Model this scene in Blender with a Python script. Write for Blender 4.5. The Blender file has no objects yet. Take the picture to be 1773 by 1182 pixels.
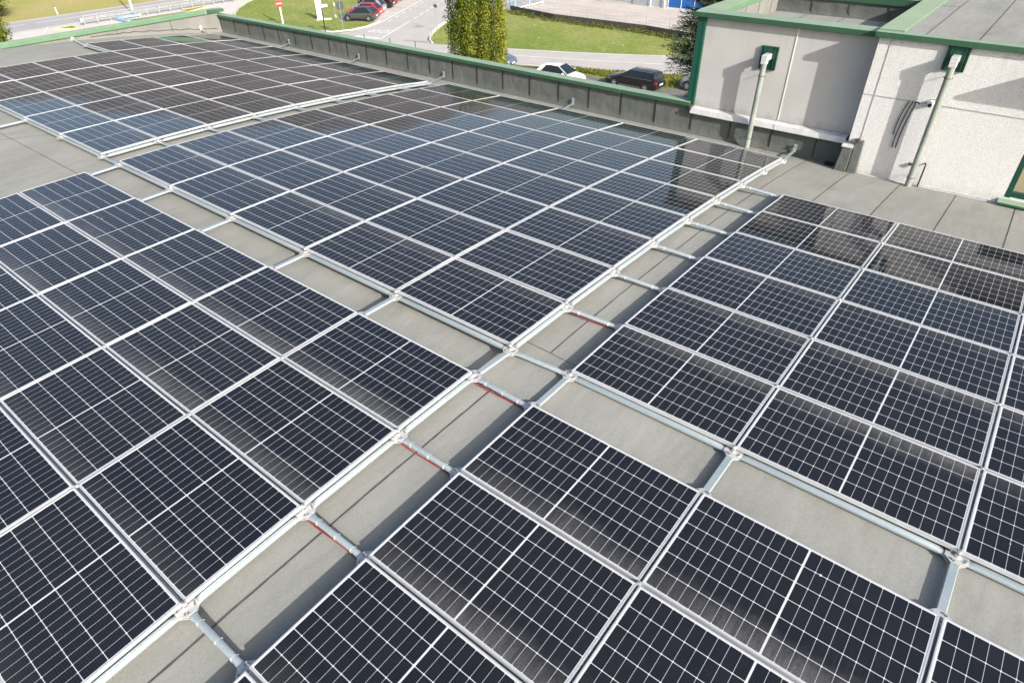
import bpy, math, random
from mathutils import Vector, Matrix, noise
R_ = math.radians
S = bpy.context.scene
COL = S.collection
random.seed(7)

# ------------------------------------------------------------------ camera
RX, UP, FW = Vector((0.78323, 0.62158, -0.01213)), Vector((-0.36356, 0.47382, 0.80206)), Vector((-0.50437, 0.62379, -0.59712))
FW.normalize(); RX = (RX - FW * RX.dot(FW)).normalized(); UP = RX.cross(FW).normalized()
cd = bpy.data.cameras.new('camera'); cam = bpy.data.objects.new('camera', cd); COL.objects.link(cam)
cam.matrix_world = Matrix(((RX.x, UP.x, -FW.x, 3.436), (RX.y, UP.y, -FW.y, -4.220), (RX.z, UP.z, -FW.z, 4.095), (0, 0, 0, 1)))
cd.sensor_width = 36; cd.lens = 36 * 1109.3 / 1773; cd.clip_end = 9000; cd.clip_start = .1
S.camera = cam

# ------------------------------------------------------------------ sky, sun, exposure
SUN_EL, SUN_AZ = 26.0, 108.6            # azimuth clockwise from +Y
w = bpy.data.worlds.new('World'); S.world = w; w.use_nodes = True
nt = w.node_tree; bg = nt.nodes['Background']
sky = nt.nodes.new('ShaderNodeTexSky'); sky.sky_type = 'NISHITA'; sky.sun_disc = False
sky.sun_elevation = R_(SUN_EL); sky.sun_rotation = R_(SUN_AZ)
sky.air_density = 1.0; sky.dust_density = 4.0; sky.ozone_density = 1.0
hs = nt.nodes.new('ShaderNodeHueSaturation'); hs.inputs['Saturation'].default_value = 1.0
nt.links.new(sky.outputs[0], hs.inputs['Color']); nt.links.new(hs.outputs[0], bg.inputs[0]); bg.inputs[1].default_value = 0.128
sl = bpy.data.lights.new('sun', 'SUN'); sl.energy = 4.4; sl.angle = R_(0.7); sl.color = (1, .945, .875)
so = bpy.data.objects.new('sun', sl); COL.objects.link(so)
sd = Vector((math.sin(R_(SUN_AZ)) * math.cos(R_(SUN_EL)), math.cos(R_(SUN_AZ)) * math.cos(R_(SUN_EL)), math.sin(R_(SUN_EL))))
so.rotation_euler = sd.to_track_quat('Z', 'Y').to_euler(); so.location = (20, -10, 30)
S.view_settings.view_transform = 'Standard'; S.view_settings.look = 'None'; S.view_settings.exposure = 0.74; S.view_settings.gamma = 1

# ------------------------------------------------------------------ material helpers
MATS = {}
class NB:
    """small node-graph builder"""
    def __init__(s, name):
        s.m = bpy.data.materials.new(name); s.m.use_nodes = True; s.t = s.m.node_tree
        s.b = s.t.nodes['Principled BSDF']; MATS[name] = s.m
    def n(s, typ, **kw):
        x = s.t.nodes.new(typ)
        for k, v in kw.items(): setattr(x, k, v)
        return x
    def link(s, a, b): s.t.links.new(a, b)
    def val(s, sock, v):
        if hasattr(v, 'default_value') or hasattr(v, 'is_linked'): s.link(v, sock)
        else: sock.default_value = v
    def math(s, op, a, b=0.0, c=None):
        x = s.n('ShaderNodeMath', operation=op); s.val(x.inputs[0], a); s.val(x.inputs[1], b)
        if c is not None: s.val(x.inputs[2], c)
        return x.outputs[0]
    def coord(s, kind='Object'):
        return s.n('ShaderNodeTexCoord').outputs[kind]
    def geo(s): return s.n('ShaderNodeNewGeometry').outputs['Position']
    def noise(s, scale, detail=4, rough=.55, vec=None, stretch=None):
        x = s.n('ShaderNodeTexNoise'); x.inputs['Scale'].default_value = scale; x.inputs['Detail'].default_value = detail; x.inputs['Roughness'].default_value = rough
        v = vec if vec is not None else s.geo()
        if stretch:
            mp = s.n('ShaderNodeMapping'); mp.inputs['Scale'].default_value = stretch; s.link(v, mp.inputs[0]); v = mp.outputs[0]
        s.link(v, x.inputs['Vector']); return x.outputs['Fac']
    def ramp(s, f, stops):
        x = s.n('ShaderNodeValToRGB'); s.link(f, x.inputs[0]); e = x.color_ramp.elements
        while len(e) < len(stops): e.new(.5)
        for i, (p, c) in enumerate(stops):
            e[i].position = p; e[i].color = (*c, 1) if len(c) == 3 else c
        return x.outputs[0]
    def rampf(s, f, lo, hi):
        x = s.n('ShaderNodeMapRange'); x.inputs[1].default_value = lo; x.inputs[2].default_value = hi; s.link(f, x.inputs[0]); return x.outputs[0]
    def mix(s, f, a, b, mode='MIX'):
        x = s.n('ShaderNodeMix', data_type='RGBA', blend_type=mode)
        s.val(x.inputs[0], f)
        for k, v in ((6, a), (7, b)):
            if isinstance(v, tuple): x.inputs[k].default_value = (*v, 1)
            else: s.link(v, x.inputs[k])
        return x.outputs[2]
    def bump(s, h, strength, dist):
        x = s.n('ShaderNodeBump'); x.inputs['Strength'].default_value = strength; x.inputs['Distance'].default_value = dist
        s.link(h, x.inputs['Height']); s.link(x.outputs[0], s.b.inputs['Normal'])
    def set(s, base=None, rough=None, metal=None, spec=None):
        if base is not None:
            if isinstance(base, tuple): s.b.inputs['Base Color'].default_value = (*base, 1)
            else: s.link(base, s.b.inputs['Base Color'])
        if rough is not None: s.val(s.b.inputs['Roughness'], rough)
        if metal is not None: s.b.inputs['Metallic'].default_value = metal
        if spec is not None: s.b.inputs['Specular IOR Level'].default_value = spec
        return s.m

def plain(name, col, rough=.5, metal=0, var=.12, scale=3, bump=0, bscale=40, spec=.5):
    b = NB(name)
    f = b.noise(scale, 5)
    c = b.ramp(f, [(.3, tuple(x * (1 - var) for x in col)), (.7, tuple(min(1, x * (1 + var)) for x in col))])
    b.set(c, rough, metal, spec)
    if bump: b.bump(b.noise(bscale, 3), bump, .01)
    return b.m

# roof membrane (mineral bitumen felt)
def membrane(name, c1, c2, stain, streak=False, wr=0.0):
    b = NB(name)
    big = b.noise(.9, 6, .6)
    base = b.ramp(big, [(.32, c1), (.68, c2)])
    st = b.rampf(b.noise(2.3, 6, .7, stretch=(1, 1, .25) if streak else (1, .45, 1)), .52, .75)
    base = b.mix(b.math('MULTIPLY', st, .60), base, stain)
    moss = b.rampf(b.noise(1.1, 7, .75), .58, .80); base = b.mix(b.math('MULTIPLY', moss, .30), base, tuple(q * .8 for q in (c1[0] * 1.02, c1[1] * 1.02, c1[2] * .72)))
    fine = b.noise(260, 2, .8)
    mid = b.noise(70, 3, .8)
    if not wr:
        sp_ = b.n('ShaderNodeSeparateXYZ'); b.link(b.geo(), sp_.inputs[0]); fl = b.math('FLOOR', b.math('DIVIDE', b.math('SUBTRACT', sp_.outputs[0], .16), .92))
        wn_ = b.n('ShaderNodeTexWhiteNoise', noise_dimensions='1D'); b.link(fl, wn_.inputs['W']); base = b.mix(b.math('MULTIPLY', wn_.outputs['Value'], .16), base, (.19, .19, .17))
    g = b.ramp(b.math('ADD', b.math('MULTIPLY', fine, .6), b.math('MULTIPLY', mid, .4)), [(.38, (.80, .80, .80)), (.62, (1.18, 1.18, 1.16))])
    base = b.mix(1.0, base, g, 'MULTIPLY')
    b.set(base, .93, 0, .25)
    if wr:
        h = b.math('ADD', b.math('MULTIPLY', b.noise(3.0, 3, .5, stretch=(1.0, 1, .9)), 6.0), b.math('MULTIPLY', fine, .25))
        b.bump(h, wr, .02)
    else: b.bump(b.math('ADD', b.math('MULTIPLY', fine, .10), b.math('MULTIPLY', b.noise(2.4, 3, .5, stretch=(1, .35, 1)), 2.2)), .5, .02)
    return b.m
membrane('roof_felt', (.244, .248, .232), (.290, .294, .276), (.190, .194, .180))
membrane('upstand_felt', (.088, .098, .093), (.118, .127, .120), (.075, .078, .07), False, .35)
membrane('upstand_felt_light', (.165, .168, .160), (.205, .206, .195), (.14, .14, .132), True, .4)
plain('seam_tar', (.072, .062, .055), .7, var=.4, scale=14)

def paint(name, col, fade, rough=.45, chalk=None):
    b = NB(name)
    c = b.mix(b.rampf(b.noise(1.7, 6, .65), .45, .75), col, fade)
    dirt = b.rampf(b.noise(7, 7, .75, stretch=(1, 1, .3)), .54, .74)
    c = b.mix(b.math('MULTIPLY', dirt, .45), c, (.10, .12, .07))
    if chalk:
        g = b.n('ShaderNodeNewGeometry'); sn = b.n('ShaderNodeSeparateXYZ'); b.link(g.outputs['True Normal'], sn.inputs[0])
        chn = b.ramp(b.noise(2.2, 7, .7), [(.35, chalk), (.55, tuple(q * .86 for q in chalk)), (.70, (.36, .34, .27))])
        c = b.mix(b.math('MULTIPLY', b.math('GREATER_THAN', sn.outputs[2], .7), b.math('ADD', .72, b.math('MULTIPLY', b.noise(6, 5, .7), .28))), c, chn)
    b.set(c, rough); b.bump(b.noise(2.5, 2), .15, .01); return b.m
paint('green_paint', (.027, .086, .046), (.040, .108, .062), .5, (.275, .375, .270))
paint('green_trim_dark', (.010, .072, .048), (.014, .088, .058), .35)
paint('green_paint_faded', (.090, .185, .105), (.125, .215, .135), .6, (.32, .41, .27))
paint('dark_green_box', (.006, .052, .034), (.010, .066, .042), .3)

b = NB('smooth_plaster')   # smooth light precast wall with faint stains
c = b.ramp(b.noise(.8, 6, .6), [(.3, (.41, .406, .398)), (.7, (.485, .482, .474))])
c = b.mix(b.math('MULTIPLY', b.rampf(b.noise(1.6, 7, .7, stretch=(2.2, 2.2, .35)), .5, .8), .30), c, (.40, .375, .345))
pz = b.n('ShaderNodeSeparateXYZ'); b.link(b.geo(), pz.inputs[0])
top_ = b.math('MULTIPLY', b.rampf(pz.outputs[2], .75, 1.5), b.rampf(b.noise(1, 6, .7, stretch=(9, 9, .7)), .50, .72)); c = b.mix(b.math('MULTIPLY', top_, .38), c, (.27, .26, .245))
low = b.math('MULTIPLY', b.math('SUBTRACT', 1, b.rampf(pz.outputs[2], -.30, -.12)), b.rampf(b.noise(7, 5, .7, stretch=(1, 1, .4)), .35, .7))
c = b.mix(b.math('MULTIPLY', low, .7), c, (.17, .16, .145))
b.set(c, .85); b.bump(b.noise(30, 4), .12, .006)
b = NB('exposed_grit')    # coarse pebble-dash wall
v = b.n('ShaderNodeTexVoronoi'); v.inputs['Scale'].default_value = 55; b.link(b.geo(), v.inputs['Vector'])
c = b.ramp(b.math('ADD', b.math('MULTIPLY', b.noise(75, 3, .8), .7), b.math('MULTIPLY', v.outputs['Distance'], .35)), [(.30, (.38, .37, .355)), (.50, (.63, .63, .625)), (.75, (.73, .73, .725))])
c = b.mix(b.math('MULTIPLY', b.rampf(b.noise(1.1, 6, .7, stretch=(2, 2, .5)), .5, .8), .35), c, (.45, .435, .41))
pz = b.n('ShaderNodeSeparateXYZ'); b.link(b.geo(), pz.inputs[0]); top_ = b.math('MULTIPLY', b.rampf(pz.outputs[2], .7, 1.5), b.rampf(b.noise(1, 6, .7, stretch=(8, 8, .6)), .50, .72)); c = b.mix(b.math('MULTIPLY', top_, .40), c, (.33, .33, .32))
bot_ = b.math('MULTIPLY', b.math('SUBTRACT', 1, b.rampf(pz.outputs[2], -.86, -.62)), b.rampf(b.noise(5, 5, .7), .35, .7)); c = b.mix(b.math('MULTIPLY', bot_, .45), c, (.26, .27, .25))
sp = b.rampf(b.noise(28, 1, .5), .76, .79)
c = b.mix(b.math('MULTIPLY', sp, .6), c, (.12, .11, .10))
b.set(c, .9); b.bump(b.noise(75, 3, .8), .55, .012)

plain('white_metal', (.68, .68, .68), .35, .3, var=.15, scale=6)
plain('joint_mastic', (.62, .62, .60), .6)
plain('joint_dark', (.34, .345, .35), .7)
plain('pipe_pvc', (.235, .268, .240), .45, var=.15, scale=5)
plain('rust', (.12, .075, .055), .8, .2)
plain('black_rubber', (.012, .012, .012), .5)
plain('dark_metal', (.06, .062, .065), .5, .3)
plain('white_plastic', (.75, .75, .74), .35, var=.05)
plain('lens_black', (.008, .008, .01), .08, var=0)
plain('red_cable_rubber', (.24, .022, .026), .45)

b = NB('galvanised_steel')
v = b.n('ShaderNodeTexVoronoi'); v.inputs['Scale'].default_value = 90; b.link(b.coord(), v.inputs['Vector'])
c = b.mix(v.outputs['Distance'], (.33, .395, .42), (.43, .49, .51))
b.set(c, b.math('ADD', .38, b.math('MULTIPLY', b.noise(12, 3), .2)), .45)
b = NB('zinc_plate')
b.set(b.ramp(b.noise(22, 4), [(.3, (.44, .445, .45)), (.7, (.60, .60, .60))]), .38, .35)
b = NB('anodised_frame')
b.set(b.ramp(b.noise(8, 3), [(.3, (.66, .67, .68)), (.7, (.76, .77, .78))]), .36, .55)
plain('bolt_steel', (.30, .28, .27), .4, .7)

# photovoltaic laminate: 6 x (10+10) half-cut cells under glass; dust lies along the low edge
for _nm, _sg in (('pv_laminate', 1.0), ('pv_laminate_low_near', -1.0)):
  b = NB(_nm)
  sx = b.n('ShaderNodeSeparateXYZ'); b.link(b.coord(), sx.inputs[0]); X = sx.outputs[0]; Y = b.math('MULTIPLY', sx.outputs[1], _sg)
  at = b.n('ShaderNodeAttribute', attribute_type='OBJECT', attribute_name='dust'); AMT = at.outputs['Fac']
  ax = b.math('SUBTRACT', b.math('ABSOLUTE', X), .0065)
  fu = b.math('FRACT', b.math('DIVIDE', ax, .0842)); du = b.math('MULTIPLY', b.math('MINIMUM', fu, b.math('SUBTRACT', 1, fu)), .0842)
  fv = b.math('FRACT', b.math('DIVIDE', b.math('ADD', Y, .4965), .1655)); dv = b.math('MULTIPLY', b.math('MINIMUM', fv, b.math('SUBTRACT', 1, fv)), .1655)
  l1 = b.math('LESS_THAN', du, .0016); l2 = b.math('LESS_THAN', dv, .0025)
  dia = b.math('LESS_THAN', b.math('ADD', du, dv), .0085)
  mid = b.math('LESS_THAN', ax, 0.0); out = b.math('GREATER_THAN', ax, .843); outy = b.math('GREATER_THAN', b.math('ABSOLUTE', Y), .4975)
  thin = b.math('MULTIPLY', l1, .68)
  thick = b.math('MAXIMUM', b.math('MAXIMUM', b.math('MULTIPLY', l2, .9), dia), b.math('MAXIMUM', mid, b.math('MAXIMUM', out, outy)))
  line = b.math('MAXIMUM', thin, thick)
  fb = b.math('FRACT', b.math('DIVIDE', b.math('ADD', Y, .4965), .018389)); bb = b.math('LESS_THAN', b.math('ABSOLUTE', b.math('SUBTRACT', fb, .5)), .045)
  oi = b.n('ShaderNodeObjectInfo'); rnd = oi.outputs['Random']
  # cell to cell tone
  cu = b.math('FLOOR', b.math('DIVIDE', X, .0842)); cv = b.math('FLOOR', b.math('DIVIDE', b.math('ADD', Y, .4965), .1655))
  wn = b.n('ShaderNodeTexWhiteNoise', noise_dimensions='3D'); cb = b.n('ShaderNodeCombineXYZ'); b.link(cu, cb.inputs[0]); b.link(cv, cb.inputs[1]); b.link(b.math('MULTIPLY', rnd, 37), cb.inputs[2]); b.link(cb.outputs[0], wn.inputs['Vector'])
  tone = b.math('ADD', b.math('MULTIPLY', wn.outputs['Value'], .35), b.math('MULTIPLY', rnd, .65))
  cell = b.mix(tone, (.0062, .0084, .0145), (.0112, .0130, .0178))
  cell = b.mix(b.math('MULTIPLY', bb, .14), cell, (.16, .16, .17))
  col = b.mix(b.math('MULTIPLY', line, .97), cell, (.57, .58, .60))
  # dust: the low long edge is +Y of every laminate
  oc = b.coord(); off = b.n('ShaderNodeVectorMath', operation='ADD'); b.link(oc, off.inputs[0])
  ro = b.n('ShaderNodeCombineXYZ'); b.link(b.math('MULTIPLY', rnd, 91), ro.inputs[0]); b.link(b.math('MULTIPLY', rnd, 53), ro.inputs[1]); b.link(ro.outputs[0], off.inputs[1])
  nl = b.noise(2.6, 8, .70, vec=off.outputs[0]); nf = b.noise(120, 4, .85, vec=off.outputs[0])
  edge = b.math('SUBTRACT', Y, b.math('ADD', .315, b.math('MULTIPLY', b.math('SUBTRACT', nl, .5), .34)))
  edge = b.rampf(edge, -.06, .19)
  xenv = b.rampf(b.math('ADD', b.math('ADD', X, b.math('MULTIPLY', nl, 1.0)), .25), -.55, .75)
  drip = b.math('ADD', .50, b.math('MULTIPLY', b.rampf(b.noise(1, 5, .75, vec=off.outputs[0], stretch=(22, 2.2, 1)), .35, .72), .75))
  edge = b.math('MULTIPLY', edge, drip)
  dust = b.math('MULTIPLY', b.math('MULTIPLY', edge, b.math('ADD', .12, b.math('MULTIPLY', xenv, .88))), b.rampf(nf, .25, .70))
  dust = b.math('ADD', b.math('MULTIPLY', b.math('MULTIPLY', dust, AMT), .52), b.math('MULTIPLY', b.rampf(b.noise(5, 4, .6, vec=off.outputs[0]), .2, .9), .018))
  col = b.mix(dust, col, (.34, .335, .32))
  strk = b.noise(1, 4, .7, vec=off.outputs[0], stretch=(38, 3.0, 1)); sm = b.math('MULTIPLY', b.math('MULTIPLY', b.rampf(strk, .56, .78), b.rampf(Y, -.35, .5)), b.math('ADD', .005, b.math('MULTIPLY', AMT, .05)))
  col = b.mix(sm, col, (.34, .335, .32))
  drop = b.math('MULTIPLY', b.rampf(b.noise(24, 0, .5, vec=off.outputs[0]), .865, .87), b.math('GREATER_THAN', b.noise(1.3, 0, .5, vec=off.outputs[0]), .69))
  col = b.mix(drop, col, (.55, .54, .50))
  b.set(col, b.math('ADD', .045, b.math('MULTIPLY', b.math('MAXIMUM', b.math('SUBTRACT', dust, .03), 0.0), .9)), 0, .32)
  b.b.inputs['IOR'].default_value = 1.45

# ground materials
def asphalt(name, c1, c2, crack=True):
    b = NB(name)
    c = b.ramp(b.noise(.35, 6, .6), [(.3, c1), (.7, c2)])
    g = b.ramp(b.noise(14, 4, .8), [(.3, (.86, .86, .86)), (.7, (1.12, 1.12, 1.12))]); c = b.mix(1, c, g, 'MULTIPLY')
    if crack:
        v = b.n('ShaderNodeTexVoronoi', feature='DISTANCE_TO_EDGE'); v.inputs['Scale'].default_value = .11
        wv = b.n('ShaderNodeVectorMath', operation='ADD'); b.link(b.geo(), wv.inputs[0])
        nn = b.n('ShaderNodeTexNoise'); nn.inputs['Scale'].default_value = .5; b.link(b.geo(), nn.inputs['Vector'])
        sc = b.n('ShaderNodeVectorMath', operation='SCALE'); b.link(nn.outputs['Color'], sc.inputs[0]); sc.inputs['Scale'].default_value = 3; b.link(sc.outputs[0], wv.inputs[1]); b.link(wv.outputs[0], v.inputs['Vector'])
        k = b.math('LESS_THAN', v.outputs['Distance'], .0025); c = b.mix(b.math('MULTIPLY', k, .16), c, (.15, .15, .15))
    b.set(c, .9, 0, .3); return b.m
asphalt('asphalt_old', (.40, .385, .37), (.46, .44, .42))
asphalt('asphalt_dark', (.26, .25, .245), (.36, .35, .34), False)
asphalt('asphalt_main', (.33, .325, .33), (.38, .375, .38), False)
asphalt('concrete_apron', (.50, .475, .45), (.58, .555, .53))
asphalt('yard_concrete', (.42, .385, .355), (.52, .485, .455))
plain('road_paint', (.68, .68, .66), .7, var=.18, scale=3)
plain('kerb_stone', (.52, .50, .47), .85, var=.15)
plain('kerb_yellow', (.56, .47, .26), .7, var=.2)
b = NB('grass')
c = b.ramp(b.noise(.14, 7, .65), [(.28, (.155, .220, .050)), (.5, (.21, .265, .068)), (.72, (.31, .305, .12))])
g = b.ramp(b.noise(2.2, 8, .85), [(.32, (.50, .55, .40)), (.5, (1, 1, 1)), (.68, (1.40, 1.32, 1.25))]); c = b.mix(1, c, g, 'MULTIPLY')
p2 = b.rampf(b.noise(.55, 7, .75), .52, .72); c = b.mix(b.math('MULTIPLY', p2, .60), c, (.36, .33, .15)); p3 = b.rampf(b.noise(.8, 7, .8, stretch=(1, 2, 1)), .55, .75); c = b.mix(b.math('MULTIPLY', p3, .50), c, (.085, .14, .03))
b.set(c, .95, 0, .1); b.bump(b.noise(4, 5, .8), .9, .12)
b = NB('dry_grass')
c = b.ramp(b.noise(.09, 7, .65), [(.25, (.27, .31, .085)), (.5, (.38, .35, .135)), (.75, (.44, .37, .20))])
g = b.ramp(b.noise(5, 6, .85), [(.3, (.65, .65, .6)), (.7, (1.25, 1.25, 1.2))]); c = b.mix(1, c, g, 'MULTIPLY')
b.set(c, .95, 0, .1); b.bump(b.noise(4, 5, .8), .7, .1)
b = NB('block_paving')
br = b.n('ShaderNodeTexBrick'); br.inputs['Scale'].default_value = 4.2; br.inputs['Color1'].default_value = (.22, .20, .19, 1); br.inputs['Color2'].default_value = (.30, .275, .26, 1); br.inputs['Mortar'].default_value = (.045, .045, .04, 1); br.inputs['Mortar Size'].default_value = .05; b.link(b.geo(), br.inputs['Vector'])
b.set(br.outputs[0], .9)
b = NB('wooded_hill')
c = b.ramp(b.noise(.012, 8, .7), [(.3, (.088, .088, .092)), (.5, (.115, .113, .116)), (.7, (.148, .143, .143))]); b.set(c, .95, 0, .1)  # wooded slopes with distance haze greyed into the colour

def leafmat(name, c, rough=.55):
    b = NB(name); f = b.noise(3, 3)
    b.set(b.ramp(f, [(.3, tuple(x * .7 for x in c)), (.7, tuple(x * 1.3 for x in c))]), .8, 0, .08)
    b.b.inputs['Transmission Weight'].default_value = 0
    b.b.inputs['Subsurface Weight'].default_value = 0
    return b.m
leafmat('leaf_green', (.085, .120, .018)); leafmat('leaf_dark', (.050, .080, .014)); leafmat('leaf_yellow', (.215, .215, .026)); leafmat('leaf_gold', (.32, .24, .025))
leafmat('needle', (.050, .082, .050)); leafmat('needle_light', (.115, .150, .085)); leafmat('weed', (.10, .13, .03)); leafmat('weed_dry', (.16, .11, .05))
plain('bark', (.09, .07, .05), .9, var=.3)

def carpaint(name, col, metal=.3, rough=.28):
    b = NB(name); b.set(col, rough, metal); b.b.inputs['Coat Weight'].default_value = .6; b.b.inputs['Coat Roughness'].default_value = .06; return b.m
carpaint('paint_white', (.78, .78, .78), 0); carpaint('paint_black', (.010, .011, .014), .2); carpaint('paint_grey', (.085, .095, .11), .5)
carpaint('paint_red', (.45, .012, .03), .1); carpaint('paint_silver', (.42, .46, .52), .6); carpaint('paint_blue_grey', (.27, .31, .38), 0); carpaint('paint_dark_red', (.25, .02, .03), .2)
carpaint('paint_navy', (.085, .115, .165), .1)
b = NB('car_glass'); b.set((.012, .016, .018), .04, 0, .6)
plain('tyre', (.014, .014, .014), .85); plain('alloy', (.36, .37, .38), .35, .6); plain('trim_black', (.015, .015, .016), .5)
plain('lamp_red', (.30, .015, .018), .2); plain('lamp_clear', (.75, .77, .80), .12); plain('plate_white', (.7, .7, .7), .4)
plain('steel_post', (.30, .31, .32), .45, .5); plain('galvanised_rail', (.33, .345, .35), .5, .2); plain('sign_red', (.55, .03, .03), .4); plain('sign_white', (.75, .75, .74), .4); plain('sign_back', (.075, .08, .10), .6)
plain('pale_blue_paint', (.25, .42, .58), .5); plain('door_blue', (.012, .095, .34), .45); plain('cladding', (.42, .43, .45), .5, .2)
plain('concrete_wall_dark', (.050, .052, .042), .9, var=.5, scale=4); plain('gate_grey', (.33, .37, .42), .5, .3); plain('curtain', (.34, .29, .19), .8); plain('factory_roof', (.25, .25, .25), .8)
plain('window_glass', (.03, .04, .04), .05)

# ------------------------------------------------------------------ mesh helpers
class MB:
    def __init__(s): s.v = []; s.f = []; s.m = []; s.mats = []; s.smooth = False
    def mat(s, name):
        if name not in s.mats: s.mats.append(name)
        return s.mats.index(name)
    def add(s, vs, fs, m):
        k = len(s.v); mi = s.mat(m); s.v += [tuple(v) for v in vs]
        for f in fs: s.f.append([i + k for i in f]); s.m.append(mi)
        return s
    def box(s, lo, hi, m, rz=0, c=None):
        (x0, y0, z0), (x1, y1, z1) = lo, hi
        vs = [(x0, y0, z0), (x1, y0, z0), (x1, y1, z0), (x0, y1, z0), (x0, y0, z1), (x1, y0, z1), (x1, y1, z1), (x0, y1, z1)]
        if rz:
            q = Matrix.Rotation(rz, 3, 'Z'); c = Vector(c or (0, 0, 0)); vs = [tuple(q @ (Vector(v) - c) + c) for v in vs]
        return s.add(vs, [(0, 3, 2, 1), (4, 5, 6, 7), (0, 1, 5, 4), (1, 2, 6, 5), (2, 3, 7, 6), (3, 0, 4, 7)], m)
    def hexa(s, vs, m):   # bottom 4 ccw, top 4 ccw
        return s.add(vs, [(0, 3, 2, 1), (4, 5, 6, 7), (0, 1, 5, 4), (1, 2, 6, 5), (2, 3, 7, 6), (3, 0, 4, 7)], m)
    def cyl(s, a, b_, r, m, n=12, r2=None, cap=True):
        a = Vector(a); b_ = Vector(b_); d = (b_ - a).normalized(); r2 = r if r2 is None else r2
        u = d.orthogonal().normalized(); v = d.cross(u)
        vs = []
        for k in range(n):
            t = 2 * math.pi * k / n; e = u * math.cos(t) + v * math.sin(t); vs += [a + e * r, b_ + e * r2]
        fs = [(2 * k, 2 * ((k + 1) % n), 2 * ((k + 1) % n) + 1, 2 * k + 1) for k in range(n)]
        if cap: fs += [tuple(2 * k for k in range(n))[::-1], tuple(2 * k + 1 for k in range(n))]
        return s.add(vs, fs, m)
    def loft(s, rings, m, closed=True, cap=True):
        n = len(rings[0]); vs = [p for r in rings for p in r]; fs = []
        for i in range(len(rings) - 1):
            for k in range(n if closed else n - 1):
                k2 = (k + 1) % n; fs.append((i * n + k, i * n + k2, (i + 1) * n + k2, (i + 1) * n + k))
        if cap and closed: fs += [tuple(range(n))[::-1], tuple((len(rings) - 1) * n + k for k in range(n))]
        return s.add(vs, fs, m)
    def path(s, pts, r, m, n=8):
        pts = [Vector(p) for p in pts]; rings = []
        for i, p in enumerate(pts):
            d = (pts[min(i + 1, len(pts) - 1)] - pts[max(i - 1, 0)]).normalized()
            ref = Vector((0, 0, 1)) if abs(d.z) < .9 else Vector((1, 0, 0))
            u = d.cross(ref).normalized(); v = d.cross(u)
            rings.append([p + (u * math.cos(2 * math.pi * k / n) + v * math.sin(2 * math.pi * k / n)) * r for k in range(n)])
        return s.loft(rings, m)
    def poly(s, pts, z, m, th=0):
        vs = [(x, y, z) for x, y in pts]; return s.add(vs, [tuple(range(len(vs)))], m)
    def prism(s, pts, z0, z1, m):
        n = len(pts); vs = [(x, y, z0) for x, y in pts] + [(x, y, z1) for x, y in pts]
        return s.add(vs, [tuple(range(n))[::-1], tuple(range(n, 2 * n))] + [(k, (k + 1) % n, n + (k + 1) % n, n + k) for k in range(n)], m)
    def build(s, name, parent=None, smooth=False, bevel=0):
        me = bpy.data.meshes.new(name); me.from_pydata(s.v, [], s.f)
        for q in s.mats: me.materials.append(MATS[q])
        for p, mi in zip(me.polygons, s.m): p.material_index = mi
        if smooth:
            for p in me.polygons: p.use_smooth = True
        me.update(); me.validate()
        o = bpy.data.objects.new(name, me); COL.objects.link(o)
        if parent: o.parent = parent
        if smooth: me.set_sharp_from_angle(angle=R_(40))
        if bevel:
            md = o.modifiers.new('bevel', 'BEVEL'); md.width = bevel; md.segments = 2; md.limit_method = 'ANGLE'
        return o
def tag(o, label=None, cat=None, group=None, kind=None):
    if label: o['label'] = label
    if cat: o['category'] = cat
    if group: o['group'] = group
    if kind: o['kind'] = kind
    return o
def empty(name, loc=(0, 0, 0), rz=0, label=None, cat=None, group=None, kind=None):
    o = bpy.data.objects.new(name, None); COL.objects.link(o); o.location = loc; o.rotation_euler = (0, 0, rz); o.empty_display_size = .2
    return tag(o, label, cat, group, kind)
KIDS = {}
def copy_tree(o, parent=None):
    c = o.copy(); COL.objects.link(c); c.parent = parent
    for ch in list(o.children): copy_tree(ch, c)
    return c
ORD = ['first', 'second', 'third', 'fourth', 'fifth', 'sixth', 'seventh', 'eighth', 'ninth', 'tenth', 'eleventh', 'twelfth']

# ------------------------------------------------------------------ roof frame of reference
CUR = -0.007173
SU, SV = 1.7624, 1.055
zr = lambda y, h=.193: CUR * y * y - h - .00048 * y * y
WY = 9.80                                    # inner face of the far parapet
XL = -21.9                                   # inner face of the left parapet
G = -10.5

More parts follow.
